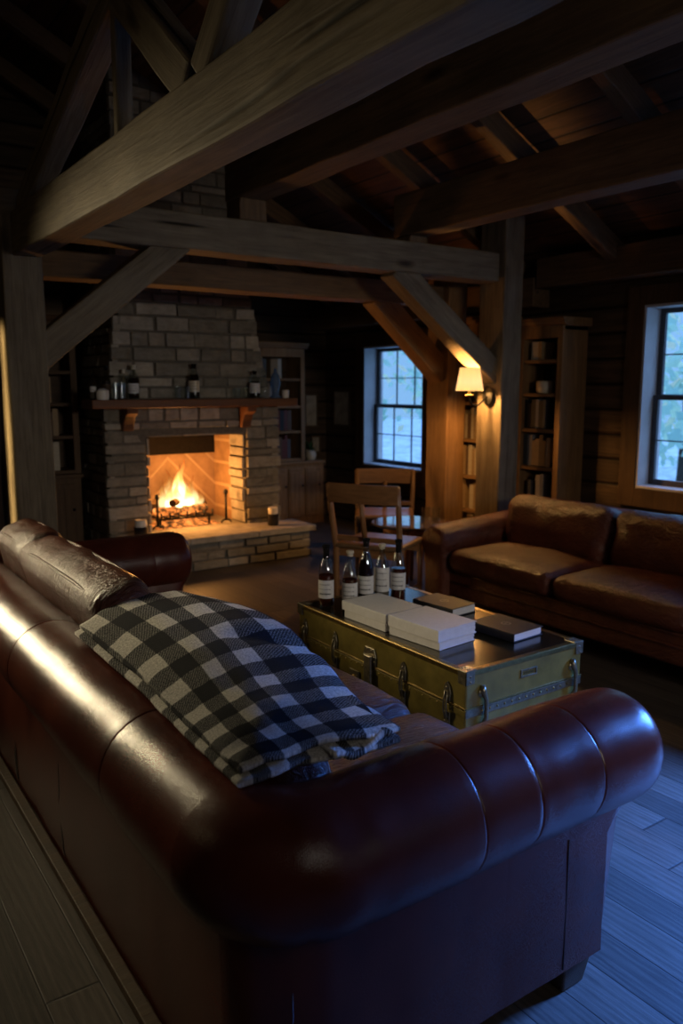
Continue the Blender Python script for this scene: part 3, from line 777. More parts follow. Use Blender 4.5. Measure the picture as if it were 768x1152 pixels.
# ------------------------------------------------------------------ bookcases
ORD = ['first','second','third','fourth','fifth','sixth','seventh','eighth','ninth','tenth','eleventh','twelfth','thirteenth','fourteenth']
def book_mesh(w, d, h, cm):
    """spine faces -y; cover with a page block, one small mesh"""
    b = BM(); c = .003
    box(b, 0, w, 0, c*1.5, 0, h); box(b, 0, c, c*1.5, d, 0, h); box(b, w-c, w, c*1.5, d, 0, h)
    box(b, c, w-c, c*1.5, d-.004, .003, h-.003, 1)
    return b
def bookcase(name, loc, rz, w, d, z0, z1, shelves, frame, label, cat, plan, where, edge='x', cornice=True, base=None, fr=.05):
    T = thing(name, loc, label, cat, None, rz)
    mt = MT['honey'] if frame == 'honey' else MT['casing']
    for xa in (0, w-.03):
        b = BM(); box(b, xa, xa+.03, .02, d, z0, z1); obj('side_panel', b, mt['z'], T, bevel=.003)
    b = BM(); box(b, .03, w-.03, d-.02, d, z0, z1); obj('back_panel', b, MT['shelfdark'], T)
    b = BM(); box(b, -.002, fr, 0, .022, z0, z1-.09); box(b, w-fr, w+.002, 0, .022, z0, z1-.09); box(b, -.002, w+.002, 0, .022, z1-.09, z1)
    obj('face_frame', b, mt['z'], T, bevel=.003)
    b = BM(); box(b, 0, w, .02, d, z1-.03, z1); obj('top_panel', b, mt['x'], T)
    if cornice:
        b = BM(); prism(b, [(0,z1),(-.018,z1+.012),(-.030,z1+.035),(-.045,z1+.05),(-.045,z1+.062),(d,z1+.062),(d,z1)], 'x', -.035, w+.035); obj('cornice', b, mt['x'], T)
    for s in shelves:
        b = BM(); box(b, .03, w-.03, .012, d-.02, s, s+.028); obj('shelf', b, mt['x'], T, bevel=.002)
    if base:
        bw0, bw1, bd, nd = base
        b = BM(); box(b, bw0, bw1, -bd, d, .0, z0-.035); obj('cabinet_body', b, mt['z'], T, bevel=.004)
        b = BM(); box(b, bw0-.01, bw1+.015, -bd-.025, d, z0-.034, z0-.001); obj('counter', b, mt['x'], T, bevel=.004)
        for k in range(nd):
            x0 = bw0+.04+(bw1-bw0-.08)*k/nd; x1 = bw0+.04+(bw1-bw0-.08)*(k+1)/nd
            b = BM(); box(b, x0+.008, x1-.008, -bd-.018, -bd-.001, .09, z0-.08); D = obj('door', b, mt['z'], T, bevel=.004)
            b = BM()
            for q in range(3):
                xx = x0+.03+(x1-x0-.06)*(q+.5)/3; box(b, xx-(x1-x0)*.12, xx+(x1-x0)*.12, -bd-.024, -bd-.0175, .13, z0-.12)
            obj('door_board', b, mt['z'], D, bevel=.004)
            b = BM(); lathe(b, [(0,.016),(.010,.014),(.012,.006),(.005,0),(.005,-.01)], 10, mtx=M.Translation((x1-.04, -bd-.034, z0*.62)) @ M.Rotation(R(90), 4, 'X')); obj('knob', b, MT['iron'], D, smooth=True)
    mtx = M.Translation(loc) @ M.Rotation(rz, 4, 'Z')
    for si, row in enumerate(plan):
        zz = shelves[si]+.0285
        ceilz = (shelves[si+1] if si+1 < len(shelves) else z1-.09)
        x = .036 if row else 0
        idx = 0
        for it in row:
            if it is None: x += .05; continue
            kind, val = it if isinstance(it, tuple) else (it, None)
            bw = random.uniform(.026, .05); bh = min(ceilz-zz-.02, random.uniform(.19, .27)); bd = random.uniform(.15, .2)
            if x+bw > w-.038: break
            p = mtx @ V((x, .055, zz))
            sh = len(shelves)-1-si
            lab = '%s book, %s from %s, %s shelf of %s' % (kind, ORD[idx], where[0], 'top' if sh == 0 else ORD[sh]+' highest', where[1])
            o = obj('shelf_book', book_mesh(bw, bd, bh, None), [MB_[kind], MT['paper']], loc=p)
            o.rotation_euler = (0, 0, rz)
            tag(o, lab, 'book', where[2])
            x += bw+.0015+random.choice((0, 0, .001)); idx += 1
    return T
def rrow(n, pal, gaps=()):
    return [None if i in gaps else random.choice(pal) for i in range(n)]
mix1 = ['brown','tan','grey','black','green','slate','cream']
drk = ['black','slate','brown','green','maroon']
bookcase('bookcase', (4.06,7.43,0), 0, .62, .35, .70, 1.90, [.70,1.00,1.27,1.56], 'honey', 'built-in bookcase over a cabinet between chimney and corner', 'bookcase',
         [rrow(11, drk), rrow(11, drk+['grey']), ['black','brown','tan','cream','tan','grey'], [None,'grey','slate',None,'tan','tan','cream']], ('the chimney', 'the chimney bookcase', 'books in the bookcase beside the chimney'), base=(-.10,.84,.03,4))
bookcase('bookcase', (1.03,6.76,0), 0, 1.00, .34, .78, 2.02, [.78,1.07,1.34,1.60], 'casing', 'dark bookcase over a cabinet behind the grey timber post', 'bookcase',
         [[None]*11+['brown','cream','grey','tan','cream','cream'], [None]*12+['maroon','tan','cream','brown','tan'], [None]*11+['tan','grey','cream','slate','grey','tan'], [None]*11+['tan','cream','black','tan','grey']], ('the end', 'bookcase behind grey post', 'books in the bookcase behind the grey post'), base=(0,.99,.02,3))
bookcase('bookcase', (4.90,4.56,0), R(-90), .44, .295, 0.08, 1.96, [.10,.52,.84,1.14,1.42,1.68], 'honey', 'tall narrow honey wood bookcase behind the far sofa', 'bookcase',
         [[], [None,'slate',None,'cream','grey'], ['slate','grey','tan','tan','brown','brown','cream'], ['black','brown','black','grey','black','slate'], [], [None,'cream','cream','tan']], ('the sconce', 'bookcase behind far sofa', 'books in the bookcase behind the far sofa'))
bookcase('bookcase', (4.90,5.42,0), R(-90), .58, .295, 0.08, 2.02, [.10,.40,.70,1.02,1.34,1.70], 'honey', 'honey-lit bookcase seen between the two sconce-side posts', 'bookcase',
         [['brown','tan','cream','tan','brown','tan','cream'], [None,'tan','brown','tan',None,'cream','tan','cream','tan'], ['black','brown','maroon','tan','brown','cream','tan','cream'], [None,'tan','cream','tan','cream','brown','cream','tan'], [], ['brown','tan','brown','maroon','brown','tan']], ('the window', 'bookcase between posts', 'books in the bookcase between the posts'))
# few decorations on the shelves and counters
b = BM(); lathe(b, [(0,.001),(.062,.001),(.070,.02),(.070,.085),(.062,.095),(.055,.095),(.055,.02),(0,.02)], 20)
tag(obj('cream_bowl', b, MT['cream'], smooth=True, angle=50, loc=(5.0,4.36,1.449)), 'cream ceramic pot on a shelf of the bookcase behind the far sofa', 'pot')
b = BM(); lathe(b, [(0,.001),(.04,.001),(.05,.06),(.046,.13),(.022,.17),(.024,.20),(0,.2)], 18)
tag(obj('dark_vase', b, MT['slate'] if 'slate' in MT else MB_['slate'], smooth=True, angle=50, loc=(4.99,5.08,1.369)), 'dark vase on the shelf below the sconce', 'vase')
b = BM(); lathe(b, [(0,.001),(.045,.001),(.06,.05),(.05,.09),(.03,.10),(0,.10)], 16)
tag(obj('white_jar', b, MT['cream'], smooth=True, angle=50, loc=(4.775,7.46,.70)), 'small pale jar on the cabinet beside the potted plant', 'jar')
PL = thing('potted_plant', (4.86,7.62,.70), 'small dark green potted plant on the corner cabinet', 'plant')
b = BM(); lathe(b, [(0,.001),(.045,.001),(.06,.10),(.052,.10),(.05,.085),(0,.085)], 16); obj('pot', b, MT['pot'], PL, smooth=True, angle=50)
b = BM()
for i in range(26):
    a = random.uniform(0, 2*pi); l = random.uniform(.08,.16); t = random.uniform(.25,1.1)
    base = V((0,0,.085)); d = V((cos(a)*sin(t), sin(a)*sin(t), cos(t))); s = V((-sin(a), cos(a), 0))*.018
    mid = base+d*l*.6; tip = base+d*l+V((0,0,-.05*t))
    vs = [b.verts.new(base-s*.2), b.verts.new(base+s*.2), b.verts.new(mid+s), b.verts.new(tip), b.verts.new(mid-s)]
    b.faces.new(vs)
obj('foliage', b, MT['leaf'], PL)
# framed prints
def print_frame(loc, axis, w, h, label):
    T = thing('framed_print', loc, label, 'picture', None, R(-90) if axis == 'x' else 0)
    b = BM(); f = .02
    box(b, -w/2, w/2, -.022, -.002, 0, f); box(b, -w/2, w/2, -.022, -.002, h-f, h); box(b, -w/2, -w/2+f, -.022, -.002, f, h-f); box(b, w/2-f, w/2, -.022, -.002, f, h-f)
    obj('frame', b, MT['frame'], T, bevel=.003)
    b = BM(); box(b, -w/2+f, w/2-f, -.012, -.004, f, h-f); obj('print', b, MT['artpaper'], T)
print_frame((XR, 7.46, 1.06), 'x', .32, .40, 'framed pale print on the board wall beside the window')
print_frame((XR, 5.80, 1.04), 'x', .14, .40, 'narrow framed print between the window and the honey-lit post')
print_frame((4.99, YF, 1.04), 'y', .18, .38, 'framed print in the corner beside the chimney bookcase, upper one')
print_frame((5.05, YF, .74), 'y', .13, .20, 'small framed print low in the corner above the cabinet')

# ------------------------------------------------------------------ sconce
SX, SY, SZ = 4.255, 4.42, 1.52
S = thing('wall_sconce', (4.448, SY+.02, 1.395), 'black wall sconce with lit cream shade mounted on the timber post', 'lamp')
b = BM(); lathe(b, [(0,.0),(.05,.0),(.052,.008),(.03,.016),(.012,.02),(0,.022)], 18, mtx=M.Translation((0,0,.04)) @ M.Rotation(R(-90), 4, 'Y') @ M.Scale(1.4, 4, (1,0,0))); obj('backplate', b, MT['iron'], S, smooth=True, angle=40)
b = BM(); ax = SX-4.448
tube(b, [(-.01,0,.04), (-.05,0,.0), (-.10,0,-.035), (-.16,0,-.03), (ax+.01,0,-.005), (ax,0,.04), (ax,0,.09)], .008, 8); obj('arm', b, MT['iron'], S, smooth=True)
b = BM(); lathe(b, [(0,.03),(.030,.035),(.034,.045),(.014,.05),(.014,.11),(0,.112)], 16, cx=ax); obj('socket', b, MT['brass'], S, smooth=True, angle=40)
b = BM(); lathe(b, [(.104,.075),(.074,.245)], 32, cx=ax); lathe(b, [(.102,.076),(.072,.244)], 32, cx=ax); obj('lamp_shade', b, MT['shade'], S, smooth=True, label='glowing cream lamp shade')

# ------------------------------------------------------------------ steamer trunk
TX0, TX1, TY0, TY1, TH = 1.945, 2.575, 2.01, 3.145, .4835
TK = thing('steamer_trunk', ((TX0+TX1)/2, (TY0+TY1)/2, 0), 'olive metal steamer trunk with brass trim used as coffee table', 'trunk')
ZS = .335       # seam of the lid
b = BM(); box(b, TX0, TX1, TY0, TY1, .012, ZS-.004); obj('body', b, MT['trunk'], TK, world=True, bevel=.006)
b = BM(); box(b, TX0-.003, TX1+.003, TY0-.003, TY1+.003, ZS, TH-.004)
lid = obj('lid', b, MT['trunk'], TK, world=True, bevel=.006)
tko = V(TK.location)
def tpart(name, bm, mat, parent=TK, **kw):
    bmesh.ops.translate(bm, verts=bm.verts, vec=-tko); return obj(name, bm, mat, parent, **kw)
b = BM(); box(b, TX0+.016, TX1-.016, TY0+.016, TY1-.016, TH-.0045, TH-.001); tpart('top_sheet', b, MT['trunk_top'], lid, label='dark polished top sheet')
b = BM(); e = .020; tt = .004
for (x0, x1, y0, y1) in ((TX0-tt, TX0+e, TY0-tt, TY1+tt), (TX1-e, TX1+tt, TY0-tt, TY1+tt), (TX0+e, TX1-e, TY0-tt, TY0+e), (TX0+e, TX1-e, TY1-e, TY1+tt)):
    box(b, x0, x1, y0, y1, TH-.003, TH)
for x in (TX0, TX1):
    s = -1 if x == TX0 else 1
    xa, xb = sorted((x+s*.0025, x+s*.0075)); box(b, xa, xb, TY0-tt, TY1+tt, TH-.020, TH-.001)
for y in (TY0, TY1):
    s = -1 if y == TY0 else 1
    ya, yb = sorted((y+s*.0025, y+s*.0075)); box(b, TX0-tt, TX1+tt, ya, yb, TH-.020, TH-.001)
tpart('edge_trim', b, MT['brass'], lid, bevel=.002, label='brass edge trim')
def studs(bm, p0, p1, n, nrm, r=.0045):
    p0, p1 = V(p0), V(p1); q = V((0,0,1)).rotation_difference(V(nrm)).to_matrix().to_4x4()
    for i in range(n):
        p = p0.lerp(p1, (i+.5)/n)
        lathe(bm, [(r,0),(r*.8,r*.4),(0,r*.6)], 8, mtx=M.Translation(p) @ q)
# seam band with studs
b = BM()
for (y, s) in ((TY0, -1), (TY1, 1)):
    b = BM(); ya, yb = sorted((y+s*.001, y+s*.006)); box(b, TX0-.004, TX1+.004, ya, yb, ZS-.030, ZS+.002)
    tpart('seam_band', b, MT['steel'], TK, bevel=.002, label='dark metal band along the lid seam')
b = BM(); box(b, TX0-.0075, TX0-.003, TY0-.006, TY1+.006, ZS+.003, ZS+.009); box(b, TX0-.006, TX1+.006, TY0-.0075, TY0-.003, ZS+.003, ZS+.009)
tpart('seam_lip', b, MT['brass'], lid, bevel=.001)
b = BM()
for (x, s) in ((TX0, -1), (TX1, 1)):
    b = BM(); xa, xb = sorted((x+s*.001, x+s*.005)); box(b, xa, xb, TY0-.003, TY1+.003, ZS-.024, ZS-.001)
    tpart('seam_rim', b, MT['trunk'], TK, bevel=.0015)
b = BM(); studs(b, (TX0-.005, TY0+.05, ZS-.012), (TX0-.005, TY1-.05, ZS-.012), 26, (-1,0,0)); studs(b, (TX0+.06, TY0-.006, ZS-.014), (TX1-.06, TY0-.006, ZS-.014), 13, (0,-1,0), .005)
studs(b, (TX0+.03, TY0+.008, TH), (TX1-.03, TY0+.008, TH), 9, (0,0,1), .003)
tpart('rivet', b, MT['brass'], TK)
# corner irons
for (x, sx) in ((TX0, -1), (TX1, 1)):
    for (y, sy) in ((TY0, -1), (TY1, 1)):
        b = BM()
        def bx(ax0, ax1, ay0, ay1, z0, z1): box(b, *sorted((ax0, ax1)), *sorted((ay0, ay1)), z0, z1)
        bx(x+sx*.008, x-sx*.045, y+sy*.008, y-sy*.045, TH-.002, TH+.003)
        bx(x+sx*.0035, x+sx*.009, y+sy*.009, y-sy*.035, TH-.050, TH+.002); bx(x+sx*.009, x-sx*.035, y+sy*.0035, y+sy*.009, TH-.050, TH+.002)
        studs(b, (x-sx*.004, y-sy*.034, TH+.003), (x-sx*.034, y-sy*.034, TH+.003), 2, (0,0,1), .006); studs(b, (x-sx*.008, y-sy*.008, TH+.003), (x-sx*.03, y-sy*.008, TH+.003), 2, (0,0,1), .006)
        studs(b, (x-sx*.014, y+sy*.009, TH-.01), (x-sx*.014, y+sy*.009, TH-.05), 2, (0,sy,0), .005)
        tpart('corner_iron', b, MT['steel'], lid, bevel=.003)
        b = BM()
        bx(x+sx*.002, x+sx*.009, y+sy*.009, y-sy*.05, .012, .075); bx(x+sx*.009, x-sx*.05, y+sy*.002, y+sy*.009, .012, .075)
        tpart('foot_iron', b, MT['steel'], TK, bevel=.003)
# draw bolts on the long front
def draw_bolt(y, k=1.0):
    b = BM(); x = TX0-.004
    prism(b, [(y-.015,ZS+.012),(y+.015,ZS+.012),(y+.020,ZS+.045),(y+.012,ZS+.075),(y,ZS+.088),(y-.012,ZS+.075),(y-.020,ZS+.045)], 'x', x-.007, x)
    studs(b, (x-.007,y,ZS+.02), (x-.007,y,ZS+.08), 2, (-1,0,0), .006)
    T = tpart('draw_bolt', b, MT['steel'], TK, bevel=.002)
    b = BM(); prism(b, [(y-.016,ZS-.10),(y+.016,ZS-.10),(y+.016,ZS-.03),(y-.016,ZS-.03)], 'x', x-.006, x)
    studs(b, (x-.006,y-.009,ZS-.095), (x-.006,y-.009,ZS-.04), 3, (-1,0,0), .004); studs(b, (x-.006,y+.009,ZS-.095), (x-.006,y+.009,ZS-.04), 3, (-1,0,0), .004)
    tpart('bolt_plate', b, MT['steel'], T, bevel=.002)
    b = BM(); tube(b, [(x-.009,y-.006,ZS+.05), (x-.016,y-.007,ZS+.01), (x-.015,y-.007,ZS-.03), (x-.008,y-.004,ZS-.055), (x-.008,y+.004,ZS-.055), (x-.015,y+.007,ZS-.03), (x-.016,y+.007,ZS+.01), (x-.009,y+.006,ZS+.05)], .0035, 6, closed=True)
    tpart('bolt_loop', b, MT['steel'], T)
for y in (2.10, 2.36, 2.84, 3.09): draw_bolt(y)
b = BM(); x = TX0-.004; y = 2.58
prism(b, [(y-.04,ZS+.01),(y+.04,ZS+.01),(y+.045,ZS+.05),(y+.03,ZS+.085),(y-.03,ZS+.085),(y-.045,ZS+.05)], 'x', x-.006, x)
studs(b, (x-.006,y-.03,ZS+.075), (x-.006,y+.03,ZS+.075), 2, (-1,0,0), .006); studs(b, (x-.006,y-.034,ZS+.02), (x-.006,y-.034,ZS+.06), 2, (-1,0,0), .006); studs(b, (x-.006,y+.034,ZS+.02), (x-.006,y+.034,ZS+.06), 2, (-1,0,0), .006)
LK = tpart('lock_plate', b, MT['steel'], TK, bevel=.002)
b = BM(); box(b, x-.020, x-.0065, y-.024, y+.024, ZS-.075, ZS+.055); tpart('hasp', b, MT['steel'], LK, bevel=.005)
b = BM(); box(b, x-.005, x, 2.66, 2.725, ZS-.115, ZS-.045); studs(b, (x-.005,2.67,ZS-.105), (x-.005,2.67,ZS-.055), 2, (-1,0,0), .005); studs(b, (x-.005,2.715,ZS-.105), (x-.005,2.715,ZS-.055), 2, (-1,0,0), .005)
KP = tpart('key_plate', b, MT['steel'], TK, bevel=.002)
b = BM(); lathe(b, [(0,.008),(.014,.006),(.016,0)], 14, mtx=M.Translation((x-.005, 2.6925, ZS-.08)) @ M.Rotation(R(-90), 4, 'Y')); tpart('keyhole_cover', b, MT['brass'], KP, smooth=True)
# end handles / strap irons on the short end
for xh in (TX0+.075, TX1-.055):
    b = BM(); yy = TY0-.006
    for zc in (ZS+.055, ZS-.075):
        lathe(b, [(0,.008),(.014,.006),(.018,0)], 12, mtx=M.Translation((xh, yy, zc)) @ M.Rotation(R(90), 4, 'X'))
    tube(b, [(xh, yy-.004, ZS+.085), (xh, yy-.008, ZS+.06), (xh+.012, yy-.012, ZS+.03), (xh+.013, yy-.013, ZS-.04), (xh, yy-.008, ZS-.075), (xh, yy-.004, ZS-.10)], [.009,.013,.008,.008,.013,.009], 8)
    tpart('handle', b, MT['steel'], TK, smooth=True, label='curved metal end handle')
b = BM(); xc = (TX0+TX1)/2+.01; yy = TY0-.0035; zc = ZS+.082
box(b, xc-.045, xc+.045, yy-.004, yy, zc-.016, zc-.010); box(b, xc-.045, xc+.045, yy-.004, yy, zc+.010, zc+.016); box(b, xc-.045, xc-.038, yy-.004, yy, zc-.010, zc+.010); box(b, xc+.038, xc+.045, yy-.004, yy, zc-.010, zc+.010)
LH = tpart('label_holder', b, MT['steel'], TK, bevel=.001)
b = BM()
xx = xc-.026
while xx < xc+.024:
    w = random.uniform(.004,.009); box(b, xx, xx+w, yy-.0015, yy, zc-.005, zc+.005); xx += w+.0025
tpart('label_lettering', b, MT['brass'], LH)

# books on the trunk ---------------------------------------------------------
def table_book(name, c, w, l, h, rz, z, label, cover, group, extra=None):
    T = thing(name, (c[0], c[1], z), label, 'book', group, rz)
    k = .003
    b = BM(); box(b, -w/2, w/2, -l/2, l/2, 0, k); box(b, -w/2, w/2, -l/2, l/2, h-k, h); box(b, -w/2, -w/2+k, -l/2, l/2, k, h-k)
    obj('cover', b, MT[cover], T, bevel=.001)
    i = .0035 if cover == 'paper' else .005
    b = BM(); n = 9
    for q in range(n):
        j = random.uniform(0, .0030); za = k+(h-2*k)*q/n; zb = k+(h-2*k)*(q+1)/n
        box(b, -w/2+k, w/2-i-j, -l/2+i+j, l/2-i-j, za, zb)
    obj('pages', b, MT['paper'], T, label='white page block')
    if extra == 'emblem':
        b = BM(); lathe(b, [(.016,h+.0006),(.021,h+.0006)], 24); box(b, -.011, .011, -.0025, .0025, h+.0002, h+.0008); obj('cover_emblem', b, MT['emboss'], T, label='small grey ring mark')
    if extra == 'script':
        b = BM(); pts = [(-w/2+.06+.010*i_+.004*sin(i_*2.2), -l/2-.0008, h*.5+h*.30*sin(i_*1.9)) for i_ in range(10)]
        tube(b, pts, .0016, 5); obj('spine_script', b, MT['lettering'], T, label='small dark script on the edge')
    return T
Z0 = TH+.0005
table_book('paperback_book', (2.094,2.694), .208, .282, .034, R(2), Z0, 'white paperback under another, pile next to the bottles', 'paper', 'white paperbacks on the trunk')
table_book('paperback_book', (2.092,2.700), .215, .290, .040, R(4), Z0+.0365, 'white paperback with dark script, topmost of the pile next to the bottles', 'paper', 'white paperbacks on the trunk', 'script')
table_book('paperback_book', (2.113,2.390), .213, .283, .032, R(5.5), Z0, 'white paperback at the bottom of the pile nearest the lock', 'paper', 'white paperbacks on the trunk')
table_book('paperback_book', (2.110,2.388), .220, .290, .048, R(4), Z0+.0345, 'thick white paperback, topmost of the pile nearest the near sofa', 'paper', 'white paperbacks on the trunk')
table_book('hardcover_book', (2.435,2.672), .165, .245, .040, R(6), Z0, 'black hardcover lying behind, beside the bottles on the trunk', 'blackcover', 'black hardcovers on the trunk', 'emblem')
table_book('hardcover_book', (2.415,2.268), .185, .240, .036, R(4), Z0, 'black hardcover lying alone at the near corner of the trunk', 'blackcover', 'black hardcovers on the trunk', 'emblem')

# ------------------------------------------------------------------ near sofa (rolled back and arms in one sweep)
SO = thing('leather_sofa', (.66, 2.5, 0), 'large dark brown leather sofa with rolled arms and back in the foreground', 'sofa')
LE = MT['leather']
YA, YB, XB, XF, RC = 1.175, 3.86, .655, 1.585, .12
RR, ZC = .142, .615
def profile(zb):
    pr = [(.045, zb, 0), (.045, .16, 0), (.045, .27, 0), (.045, .41, 0)]
    a0 = math.asin(-.134/RR) if False else R(-71)
    for i in range(31):
        a = a0+(R(232)-a0)*i/30
        pr.append((RR*cos(a), ZC+RR*sin(a), 1))
    pr += [(-.10, .44, 0), (-.10, .25, 0), (-.10, zb, 0)]
    return pr
def sweep(name, path, zb, seams=(), capped=(False, False), noise_k=1.0, gather=False):
    """path: list of (x, y, nx, ny, s, squeeze, xmax)"""
    b = BM(); rings = []
    pr = profile(zb)
    for (x, y, nx, ny, s, sq, tx, ty, lim) in path:
        ring = []
        for (n, z, ro) in pr:
            if ro:
                nn = n*sq; zz = ZC+(z-ZC)*sq
                gx, gy = x, y
            else:
                nn = n*(1 if sq > .97 else .985); zz = z
                gx, gy = x, y
                if lim is not None and (gx-lim)*tx > 0: gx = lim+.0*tx
            if nn < 0 and RC and abs(nx) > .02 and abs(ny) > .02: nn = max(nn, -RC*.93)
            p = V((gx+nx*nn, gy+ny*nn, zz))
            d = V((nx*n, ny*n, z-ZC)).normalized() if ro else V((nx, ny, 0))
            k = .0035*noise.noise(p*4.5)+.0016*noise.noise(p*15)
            # gathers where the roll turns the corner
            dc = math.hypot(x-XB, y-YA)
            if ro and gather:
                ang = math.atan2(z-ZC, n)
                k += -.0070*math.exp(-((s+.03)/.075)**2)*(max(0, sin(s*75+1.3*sin(ang*2.2)))**3)*(1 if -1.1 < ang < 1.1 else .15)
            p += d*k*noise_k
            ring.append(b.verts.new(p))
        rings.append(ring)
    m = len(pr)
    for a, c in zip(rings, rings[1:]):
        for k in range(m):
            b.faces.new((a[k], a[(k+1) % m], c[(k+1) % m], c[k]))
    for e, rg in ((0, rings[0]), (1, rings[-1])):
        if capped[e]: b.faces.new(rg)
    return obj(name, b, LE, SO, smooth=True, world=True, angle=42)
def seamscale(s, seams):
    for q in seams:
        d = abs(s-q)
        if d < .002: return .982
        if d < .0065: return .995
        if d < .016: return 1.002
    return 1.0
def line_samples(L, seams, step=.03):
    v = [i*L/round(L/step) for i in range(round(L/step)+1)]
    for q in seams: v += [q-.016, q-.006, q-.003, q, q+.003, q+.006, q+.016]
    return sorted(set(round(min(max(t, 0), L), 4) for t in v))
def capring(x, y, nx, ny, s, tx, ty, lim):
    """rings that puff the roll end out and close it"""
    out = []
    for d, q in ((0.0,1), (.030,1.0), (.055,.985), (.075,.95), (.092,.88), (.105,.76), (.114,.58), (.119,.35), (.121,.08)):
        out.append((x+tx*d, y, nx, ny, s+d, q, tx, ty, lim))
    return out
# near arm with the corner
L1 = XF-(XB+RC)
seams1 = [1.07-(XB+RC), 1.235-(XB+RC), 1.44-(XB+RC)]
arm = []
for k in range(0, 13):
    a = pi*1.5-(pi/2)*(1-k/12)           # from back direction (normal -x) to arm (normal -y)
    nx, ny = cos(a), sin(a)
    arm.append((XB+RC+RC*cos(a), YA+RC+RC*sin(a), nx, ny, -RC*1.57*(1-k/12), 1, 1, 0, XF))
for s in line_samples(L1, seams1)[1:-1]:
    arm.append((XB+RC+s, YA, 0, -1, s, seamscale(s, seams1), 1, 0, XF))
arm += capring(XF, YA, 0, -1, L1, 1, 0, XF)
sweep('arm', arm, .09, capped=(True, True), gather=True)
# back
y0, y1 = YA+RC, YB-RC; L2 = y1-y0
seams2 = [1.70-y0, 2.58-y0, 3.35-y0]
back = [(XB, y0+s, -1, 0, s, seamscale(s, seams2), 0, 1, None) for s in line_samples(L2, seams2, .04)]
sweep('back', back, .02, capped=(True, True))
# far arm with its corner
farm = []
seams3 = [.98-(XB+RC), 1.22-(XB+RC), 1.46-(XB+RC)]
for k in range(0, 13):
    a = pi-(pi/2)*(k/12)
    farm.append((XB+RC+RC*cos(a), YB-RC+RC*sin(a), cos(a), sin(a), -RC*1.57*(1-k/12), 1, 1, 0, XF))
for s in line_samples(L1, seams3)[1:-1]:
    farm.append((XB+RC+s, YB, 0, 1, s, seamscale(s, seams3), 1, 0, XF))
farm += capring(XF-.02, YB, 0, 1, L1, 1, 0, XF)
sweep('arm', farm, .09, capped=(True, True))
# vertical welts on the outside panels and along the roll
b = BM(); tube(b, [(1.44, YA-.0455, z) for z in (.10,.2,.3,.4,.44)], .0022, 6); obj('welt', b, MT['leather_seam'], SO, world=True)
b = BM(); tube(b, [(XB+.02, YA-.046, .10), (XB+.02, YA-.046, .40)], .0018, 5); obj('welt', b, MT['leather_seam'], SO, world=True)
for (y, za, zb, w) in ((2.42,.04,.36,.030), (3.02,.04,.20,.040)):
    b = BM(); x = XB-.0465
    vs = [b.verts.new((x, y-.004, zb)), b.verts.new((x-.0006, y+w*.5, (za+zb)/2)), b.verts.new((x-.0006, y+w*.5-.02, za)), b.verts.new((x, y-w*.6, za)), b.verts.new((x, y-w*.25, (za+zb)/2))]
    b.faces.new(vs)
    obj('panel_slit', b, MT['leather_seam'], SO, world=True, label='dark open slit in the leather back panel')
b = BM(); box(b, XB-.085, XB-.05, 1.36, 3.95, .001, .030); obj('plinth_strip', b, MT['shelfdark'], SO, world=True, bevel=.004, label='dark wooden strip along the floor')
b = BM(); box(b, XB+.09, XF-.03, YA+.09, YB-.09, .10, .33); obj('seat_base', b, LE, SO, world=True, bevel=.02)
for (x, y) in ((1.515,1.195), (1.515,3.80), (.72,1.25), (.72,3.78)):
    b = BM(); prism(b, [(x-.055,y-.055),(x+.055,y-.055),(x+.055,y+.055),(x-.055,y+.055)], 'z', .001, .098)
    for v in b.verts:
        if v.co.z < .05: v.co.x = x+(v.co.x-x)*.72; v.co.y = y+(v.co.y-y)*.72
    obj('foot', b, MT['shelfdark'], SO, world=True, bevel=.006)
for i, (ya, yb) in enumerate(((1.29,1.875), (1.885,2.49), (2.50,3.10), (3.11,3.73))):
    m = M.Translation((1.21, (ya+yb)/2, .408))
    b = BM(); rbox(b, .83, yb-ya, .16, .07, 14, .030, .006, 7, i, m); obj('seat_cushion', b, MT['leather_cushion'], SO, smooth=True, world=True)
# loose back cushions showing above the back roll
BC = [((.865, 2.85, .675), 1.00, 'first'), ((.865, 3.52, .685), .50, 'second'), ((.875, 1.84, .60), .90, 'third')]
for (c, ln, nm) in BC:
    k = .46 if nm != 'third' else .32
    th_ = .20
    m = M.Translation(c) @ M.Rotation(R(-14), 4, 'Y')
    b = BM(); rbox(b, th_, ln, k, .075, 16, 0, .014, 7, len(nm), m, pinch=.0)
    lab = {'first': 'crinkled brown leather back cushion beside the plaid throw', 'second': 'crinkled brown leather back cushion by the grey post', 'third': 'leather back cushion under the plaid throw'}[nm]
    cu = obj('back_cushion', b, MT['leather_cushion'], SO, smooth=True, world=True, label=lab)
    b = BM()
    for sx in (-1, 1):
        pts = []
        for t in range(48):
            a = 2*pi*t/48; n_ = 5.0
            cx, cz = abs(cos(a))**(2/n_)*math.copysign(1, cos(a)), abs(sin(a))**(2/n_)*math.copysign(1, sin(a))
            pts.append(m @ V((sx*th_*.37, cx*(ln/2-.018), cz*(k/2-.016))))
        tube(b, pts, .006, 6, closed=True)
    bmesh.ops.translate(b, verts=b.verts, vec=-V(SO.location))
    obj('piping', b, MT['leather_cushion'], cu, smooth=True)

